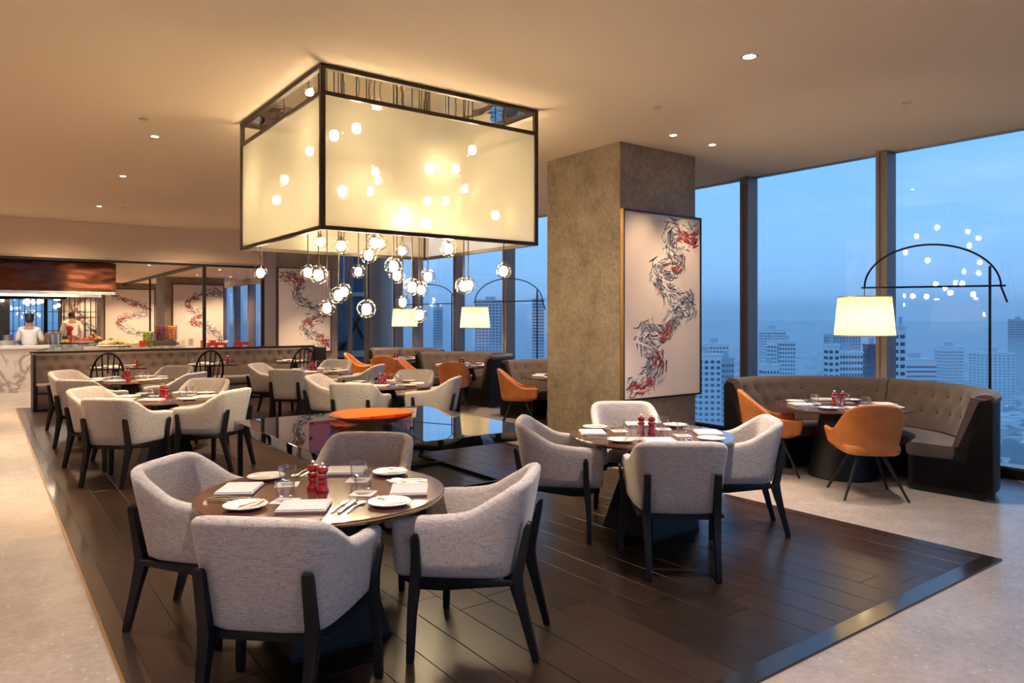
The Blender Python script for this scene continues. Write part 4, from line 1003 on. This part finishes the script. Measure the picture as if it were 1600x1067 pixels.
# far pendant cluster behind the kitchen
fcx = empty('far_chandelier', (1.0, 26.5, H2), 0, 'cluster of small glass globes glowing beyond the kitchen', 'chandelier')
rq = random.Random(11)
for k in range(26):
    a = rq.uniform(-1.45, 1.0); b_ = rq.uniform(-.6, .6); z = rq.uniform(-.62, -.12)-.15
    pdn = MB().tube([(0, 0, .02), (0, 0, -z)], .004, 5).build('pendant_rod', 'bronze_metal', fcx, False, (a, b_, z))
    MB().lathe([(.001, .06), (.035, .045), (.05, 0), (.035, -.045), (.001, -.06)], 10).build('globe', 'far_bulb', pdn, 'all')
# framed pictures on piers of the second room
def pier(x, y, w, d, px_, pw2, seed, lb, path):
    structure(MB().box(x, x+w, y, y+d, 0, H2).build('wall_pier', 'column_stone'))
    painting((px_, y-.002, .62), pw2, 1.86, 0, path, [(.3, .12), (.62, .1)], lb, seed, 800, .11)
P3 = [(.95, .16, 1.1), (.80, .10, 1.2), (.45, .18, 1.0), (.28, .34, 1.1), (.55, .44, 1.1), (.35, .55, 1.2), (.62, .62, 1.1), (.85, .74, .8), (.95, .85, .5)]
P4 = [(.1, .05, 1.2), (.22, .12, 1.2), (.55, .24, 1.1), (.85, .34, 1.2), (.70, .44, 1.1), (.35, .50, 1.1), (.28, .62, 1.0), (.55, .74, 1.2), (.8, .8, 1)]
pier(4.02, 21.3, 1.55, 1.2, 4.20, 1.35, 21, 'canvas with an S of red and black strokes right of the kitchen glass post', P3)
pier(3.05, 26.0, 1.7, 1.0, 3.15, 1.45, 22, 'canvas with a red and black curve beyond the fruit jars', P4)
pier(2.20, 29.4, 1.35, .6, 2.25, 1.25, 23, 'farthest canvas seen through the lattice bars', P3)
# second dining room tables with flowers
tl = empty('long_table', (5.1, 20.2, 0), 0, 'dark table with white settings beyond the glass screen', 'table')
MB().box(-.7, .7, -.45, .45, .69, .72).build('tabletop', 'table_rosewood', tl)
for sx_ in (-.6, .6):
    for sy_ in (-.38, .38): MB().box(sx_-.025, sx_+.025, sy_-.025, sy_+.025, 0, .689).build('leg', 'black_ash', tl)
mat('petal_white', (.80, .78, .66), .7); mat('stem_green', (.06, .16, .04), .7)
mat('red_wood', (.35, .02, .02), .35)
def red_chair(x, y, rz, lb):
    t = empty('cross_back_chair', (x, y, 0), rz, lb, 'chair', 'chairs of the second dining room')
    MB().box(-.2, .2, -.2, .2, .43, .46).build('seat', 'red_wood', t)
    MB().box(-.20, .20, -.22, -.19, .84, .92).box(-.025, .025, -.215, -.195, .46, .84).build('backrest', 'red_wood', t)
    for sx_ in (-.18, .18): MB().box(sx_-.016, sx_+.016, -.22, -.188, 0, .84).build('leg', 'red_wood', t); MB().box(sx_-.016, sx_+.016, .16, .19, 0, .429).build('leg', 'red_wood', t)
for x, y, rz, lb in ((4.85, 19.45, 0, 'red slatted chair beyond the glass screen, left of two near ones'), (5.45, 19.45, 0, 'red slatted chair beyond the glass screen, right of two near ones'),
                     (4.15, 19.9, -1.2, 'dark red chair beside the glass screen corner post'), (5.1, 20.95, PI, 'red chair on the far side of the table beyond the glass screen')): red_chair(x, y, rz, lb)
for i, (x, y) in enumerate(((4.85, 20.15), (5.32, 20.2))):
    v = empty('flower_vase', (x, y, .7205), 0, 'small white bouquet, %s of two on the table beyond the glass screen' % ('left' if i == 0 else 'right'), 'flowers')
    MB().lathe([(.001, 0), (.03, 0), (.035, .05), (.022, .10), (.025, .12)], 14, cap1=False).build('vase', 'clear_glass', v, True)
    MB().tube([(0, 0, .01), (.01, 0, .14)], .006, 5).build('stem', 'stem_green', v)
    rq = random.Random(i); q = MB()
    for k in range(9):
        a = rq.uniform(0, 6.28); r_ = rq.uniform(0, .055); c0 = (r_*math.cos(a), r_*math.sin(a), .16+rq.uniform(-.015, .03))
        rings = [[(c0[0]+.032*math.sin(p_)*math.cos(2*PI*j/8), c0[1]+.032*math.sin(p_)*math.sin(2*PI*j/8), c0[2]+.03*math.cos(p_)) for j in range(8)] for p_ in (.2, .9, 1.6, 2.3, 2.95)]
        q.loft(rings)
    q.build('blossoms', 'petal_white', v, 'all')
# second room ceiling lights
G2 = 'recessed downlights of the kitchen and second room'
for n, (x, y) in enumerate([(2.9, 17.0), (4.5, 17.6), (5.4, 17.6), (4.6, 20.2), (5.5, 20.4), (4.4, 23), (5.4, 23.2), (2.6, 20.5), (2.8, 23.6), (4.9, 25), (1.6, 25.0), (3.6, 24.9), (.2, 24.2), (5.3, 27), (3.0, 28.6)]):
    downlight(x, y, H2, 'small recessed downlight in the lower ceiling beyond the kitchen opening', True, SPOT*.38, 2.2, G2, .028)
l = bpy.data.lights.new('hood_lamp', 'AREA'); l.energy = 90; l.color = (1, .86, .70); l.shape = 'RECTANGLE'; l.size = 6; l.size_y = .5
lo = bpy.data.objects.new('hood_lamp', l); COL.objects.link(lo); lo.location = (-1.2, 17.6, 2.09); lo.parent = None
# ---------------------------------------------------------------- food and pots
fruit_cols = {'fruit_green': (.35, .42, .05), 'fruit_plum': (.20, .012, .03), 'fruit_orange': (.80, .30, .03), 'bread_crust': (.50, .25, .09), 'food_red': (.60, .03, .03), 'leaf_green': (.10, .30, .04), 'food_yellow': (.78, .58, .08), 'food_cream': (.62, .42, .22), 'dark_box': (.05, .045, .045)}
for k, c in fruit_cols.items(): mat(k, c, .5)
def ball(q, x, y, z, r, mi=0, sq_=1.0, seg=8):
    q.loft([[(x+r*math.sin(p_)*math.cos(2*PI*j/seg), y+r*math.sin(p_)*math.sin(2*PI*j/seg), z+r*sq_*math.cos(p_)) for j in range(seg)] for p_ in (.15, .8, 1.57, 2.35, 3.0)], mi)
def jar(px, yy_, zb, r, h_, col, lb, cat='jar', fr=.028):
    l_ = (px-800)/FPX; dx = FW[0]+l_*RT[0]; dy = FW[1]+l_*RT[1]; d = yy_/dy; x = dx*d
    t = empty('fruit_jar', (x, yy_, zb), 0, lb, cat)
    MB().lathe([(.001, 0), (r, 0), (r, h_), (r-.004, h_), (r-.004, .006), (.001, .006)], 20, cap0=False, cap1=False).build('jar_glass', 'clear_glass', t, 50)
    q = MB(); rq = random.Random(int(px)); z = fr+.006
    while z < h_-fr*.3:
        for k in range(7 if r > .07 else 5):
            a = 2*PI*k/(7 if r > .07 else 5)+z*40; rr_ = (r-fr-.006); ball(q, rr_*math.cos(a), rr_*math.sin(a), z+rq.uniform(-.004, .004), fr*rq.uniform(.9, 1.05), 0, 1, 6)
        ball(q, 0, 0, z, fr, 0, 1, 6); z += fr*1.55
    stuff(q.build('fruit', col, t, 'all')); return t
def XY(px, yy_):
    l_ = (px-800)/FPX; dx = FW[0]+l_*RT[0]; dy = FW[1]+l_*RT[1]; return dx*yy_/dy
jar(232, 17.3, .921, .11, .32, 'fruit_green', 'clear jar packed with green limes on the buffet')
bxq = XY(256, 17.45); o = rbox('display_box', .46, .24, .12, .006, 'dark_box', None, (bxq, 17.42, .981)); tag(o, 'dark box carrying the red and orange fruit jars', 'box')
jar(251.5, 17.4, 1.042, .11, .34, 'fruit_plum', 'clear jar packed with dark red plums on the dark box')
jar(268.6, 17.42, 1.042, .11, .34, 'fruit_orange', 'clear jar packed with oranges on the dark box')
def pot(px, yy_, zb, r, h_, m_, lb, nm='pot', cat='pot', flare=1.0):
    return tag(MB().lathe([(.001, 0), (r, 0), (r*flare, h_), (r*flare-.006, h_), (r-.006, .008), (.001, .008)], 20).build(nm, m_, None, 50, (XY(px, yy_), yy_, zb)), lb, cat)
pot(295, 17.2, .921, .10, .16, 'china', 'square-shouldered white pot at the right end of the buffet')
pot(222, 17.12, .921, .06, .13, 'food_red', 'short red tub left of the lime jar', 'tub', 'tub')
pot(281, 17.2, .921, .05, .12, 'clear_glass', 'stemmed glass coupe right of the dark box', 'coupe', 'glass', 2.1)
def heap(px, yy_, zb, w, d_, h_, col, lb, nm, cat, n=40, r=.03, dish=None, seed=0):
    t = empty(nm, (XY(px, yy_), yy_, zb), 0, lb, cat)
    MB().lathe([(.001, 0), (w*.4, 0), (w*.55, .03), (w*.54, .036), (w*.38, .01), (.001, .01)], 20).build('dish', dish or 'china', t, True)
    q = MB(); rq = random.Random(seed+int(px))
    for k in range(n):
        a = rq.uniform(0, 6.28); rr_ = rq.random()**.5; z = .02+r+(h_-r)*(1-rr_)*rq.random(); ball(q, w*.45*rr_*math.cos(a), d_*.45*rr_*math.sin(a), z, r*rq.uniform(.8, 1.2), 0, .8, 6)
    stuff(q.build('food', col, t, 'all')); return t
ZK = .9305
heap(82, 20.2, ZK, .34, .3, .34, 'bread_crust', 'tall pile of round loaves behind the chef', 'bread_pile', 'bread', 26, .075)
heap(80, 19.84, ZK, .34, .2, .16, 'food_red', 'heap of red peppers before the loaves', 'pepper_heap', 'vegetables', 40, .04)
heap(61, 20.3, ZK, .36, .3, .16, 'leaf_green', 'bunch of green leaves beside the chef', 'salad_greens', 'vegetables', 50, .045)
heap(98, 20.4, ZK, .20, .2, .22, 'leaf_green', 'small bunch of green leaves right of the loaves', 'salad_greens', 'vegetables', 24, .04)
heap(101, 19.6, ZK, .22, .2, .09, 'food_yellow', 'tray of yellow lemons beside the steel pots', 'lemon_tray', 'fruit', 30, .032, 'dark_box')
heap(126, 20.02, ZK, .56, .28, .09, 'food_red', 'long dish of red fruit on the worktop', 'red_fruit_dish', 'fruit', 60, .035)
heap(146, 20.36, ZK, .4, .3, .20, 'bread_crust', 'low pile of brown rolls right of the second chef', 'bread_rolls', 'bread', 34, .05, 'dark_box')
heap(178, 17.5, .921, .62, .4, .20, 'food_cream', 'wide heap of pastries left of the buffet jars', 'pastry_heap', 'pastry', 60, .045)
bfx = empty('pastry_stand', (XY(178, 17.5), 17.5, 0), 0, 'marble stand carrying the heap of pastries', 'stand')
MB().box(-.55, .42, -.35, .35, .86, .92).box(-.3, .25, -.2, .2, 0, .859).build('stand_body', 'white_marble', bfx)
heap(212, 17.2, .921, .22, .24, .13, 'food_cream', 'small heap of pastries right of the wide one', 'pastry_heap', 'pastry', 30, .035)
pot(82, 19.56, ZK, .075, .24, 'steel', 'tall steel pot, left of two before the pepper heap'); pot(91, 19.58, ZK, .075, .24, 'steel', 'tall steel pot, right of two before the pepper heap')
pot(75, 19.56, ZK, .05, .15, 'steel', 'small steel beaker by the chef\'s elbow', 'beaker')
pot(11, 19.7, ZK, .16, .10, 'china', 'white bowl at the left edge of the worktop', 'mixing_bowl', 'bowl', 1.2)
pot(12, 20.2, ZK, .12, .22, 'steel', 'rounded steel kettle at the left edge of the worktop', 'kettle')
for k in range(3): tag(MB().lathe([(.001, 0), (.10, 0), (.20, .03), (.198, .035), (.09, .006), (.001, .006)], 24).build('serving_plate', 'china', None, True, (XY(128, 19.6), 19.62, ZK+k*.012)), ('bottom', 'middle', 'top')[k]+' white plate of the low stack on the worktop by the red fruit', 'plate', 'stack of plates on the worktop')
def mixer(px, yy_, lb):
    t = empty('stand_mixer', (XY(px, yy_), yy_, ZK), 0, lb, 'mixer')
    rbox('base', .22, .30, .05, .02, 'food_red', t, (0, 0, .0255)); rbox('column', .10, .10, .26, .03, 'food_red', t, (0, .09, .18)); rbox('head', .13, .32, .12, .05, 'food_red', t, (0, -.02, .36))
    MB().lathe([(.001, .052), (.06, .052), (.10, .10), (.105, .18), (.10, .18), (.001, .07)], 18).build('bowl', 'steel', t, True, (0, -.06, 0))
mixer(109, 20.35, 'red stand mixer on the worktop behind the lemons')
# ================================================================== CHEFS
def skin_mesh(name, verts, edges, mname, parent, sub=2):
    me = bpy.data.meshes.new(name); me.from_pydata([v[:3] for v in verts], edges, []); o = bpy.data.objects.new(name, me); COL.objects.link(o)
    m_ = o.modifiers.new('skin', 'SKIN'); m_.use_smooth_shade = True
    for i, v in enumerate(verts): me.skin_vertices[0].data[i].radius = (v[3], v[4] if len(v) > 4 else v[3])
    me.skin_vertices[0].data[0].use_root = True
    s_ = o.modifiers.new('sub', 'SUBSURF'); s_.levels = sub; s_.render_levels = sub
    me.materials.append(MAT[mname]); 
    if parent is not None: o.parent = parent
    return o
def chef(x, y, rz, scale, lb, cap=False, armz=0):
    t = empty('person', (x, y, 0), rz, lb, 'person'); t.scale = (scale,)*3
    # local: facing +y, 1.72 m tall
    V = [(0, 0, .95, .15, .11), (0, .0, 1.12, .14, .10), (0, -.01, 1.30, .165, .11), (0, -.01, 1.42, .12, .08), (0, .01, 1.49, .055), (0, .02, 1.56, .06),
         (-.17, -.01, 1.40, .06), (-.25, .02, 1.16, .045), (-.20, .24, 1.06, .034), (-.17, .31, 1.04, .03),
         (.17, -.01, 1.40, .06), (.25, .02, 1.16, .045), (.20, .24, 1.06, .034), (.17, .31, 1.04, .03),
         (-.10, 0, .88, .09), (-.11, .02, .50, .062), (-.11, -.01, .09, .045), (-.11, .10, .035, .04),
         (.10, 0, .88, .09), (.11, .02, .50, .062), (.11, -.01, .09, .045), (.11, .10, .035, .04)]
    Eg = [(0, 1), (1, 2), (2, 3), (3, 4), (4, 5), (3, 6), (6, 7), (7, 8), (8, 9), (3, 10), (10, 11), (11, 12), (12, 13), (0, 14), (14, 15), (15, 16), (16, 17), (0, 18), (18, 19), (19, 20), (20, 21)]
    skin_mesh('body', V, Eg, 'skin', t)
    J = [(0, 0, .93, .175, .135), (0, .0, 1.12, .162, .12), (0, -.01, 1.30, .185, .128), (0, -.01, 1.42, .135, .095), (0, 0, 1.465, .068),
         (-.17, -.01, 1.40, .076), (-.25, .02, 1.16, .062), (-.205, .21, 1.07, .050), (.17, -.01, 1.40, .076), (.25, .02, 1.16, .062), (.205, .21, 1.07, .050)]
    skin_mesh('jacket', J, [(0, 1), (1, 2), (2, 3), (3, 4), (3, 5), (5, 6), (6, 7), (3, 8), (8, 9), (9, 10)], 'white_cotton', t)
    TR = [(0, 0, .92, .165, .125), (-.10, 0, .86, .105), (-.11, .02, .50, .078), (-.11, -.01, .10, .062), (.10, 0, .86, .105), (.11, .02, .50, .078), (.11, -.01, .10, .062)]
    skin_mesh('trousers', TR, [(0, 1), (1, 2), (2, 3), (0, 4), (4, 5), (5, 6)], 'dark_cotton', t)
    MB().lathe([(.155, .80), (.185, .90), (.186, .96), (.180, .965)], 24, cap0=False, cap1=False).build('apron', 'dark_cotton', t, True)
    q = MB(); rings = []
    for z, rx_, ry_, oy in ((1.525, .045, .05, .03), (1.55, .062, .075, .035), (1.59, .072, .088, .03), (1.64, .077, .096, .02), (1.68, .074, .093, .015), (1.72, .055, .072, .01), (1.74, .02, .03, .01)):
        rings.append([(rx_*math.cos(2*PI*j/20), oy+ry_*math.sin(2*PI*j/20), z) for j in range(20)])
    q.loft(rings); q.loft([[(-.010, .115, 1.60), (.010, .115, 1.60), (.006, .105, 1.65), (-.006, .105, 1.65)], [(-.012, .142, 1.603), (.012, .142, 1.603), (.004, .118, 1.648), (-.004, .118, 1.648)]])
    for s_ in (-1, 1): ball(q, s_*.080, .015, 1.635, .022, 0, 1.3)
    q.build('head', 'skin', t, 50)
    q = MB()
    for s_ in (-1, 1): ball(q, s_*.030, .110, 1.648, .010)
    q.build('eyes', 'hair', t, 'all')
    MB().box(-.022, .022, .118, .124, 1.568, 1.576).build('mouth', 'paint_rust', t)
    rings = []
    for z, rx_, ry_, oy in ((1.57, .066, .07, .0), (1.62, .082, .09, .005), (1.67, .086, .098, .005), (1.72, .070, .085, .005), (1.755, .03, .04, .005)):
        rings.append([(rx_*math.cos(2*PI*j/20), oy+min(ry_*math.sin(2*PI*j/20), .055 if z < 1.67 else .2), z) for j in range(20)])
    MB().loft(rings).build('hair', 'hair', t, 'all')
    if cap: MB().lathe([(.09, 1.70), (.094, 1.74), (.085, 1.785), (.001, 1.79)], 20).build('cap', 'hair', t, True)
    for s_ in (-1, 1):
        q = MB(); bx_, by_, bz_ = s_*.168, .335, 1.035
        rbox('hand', .07, .085, .028, .012, 'skin', t, (bx_, by_, bz_))
        for k in range(4): MB().tube([(bx_-.027+k*.018, by_+.035, bz_), (bx_-.028+k*.019, by_+.075, bz_-.006), (bx_-.027+k*.018, by_+(.10 if k in (1, 2) else .088), bz_-.022)], [.0085, .008, .006], 7).build('finger', 'skin', t, 'all')
        MB().tube([(bx_-s_*.030, by_-.02, bz_), (bx_-s_*.055, by_+.015, bz_-.004), (bx_-s_*.060, by_+.04, bz_-.012)], [.010, .009, .007], 7).build('thumb', 'skin', t, 'all')
    return t
chef(XY(46, 18.95), 18.95, -.15, .92, 'chef in a white jacket and dark cap, back to the camera, at the kitchen worktop', True)
chef(XY(112, 24.6), 24.6, .1, 1.0, 'chef in a white jacket standing further back beside the red mixer')
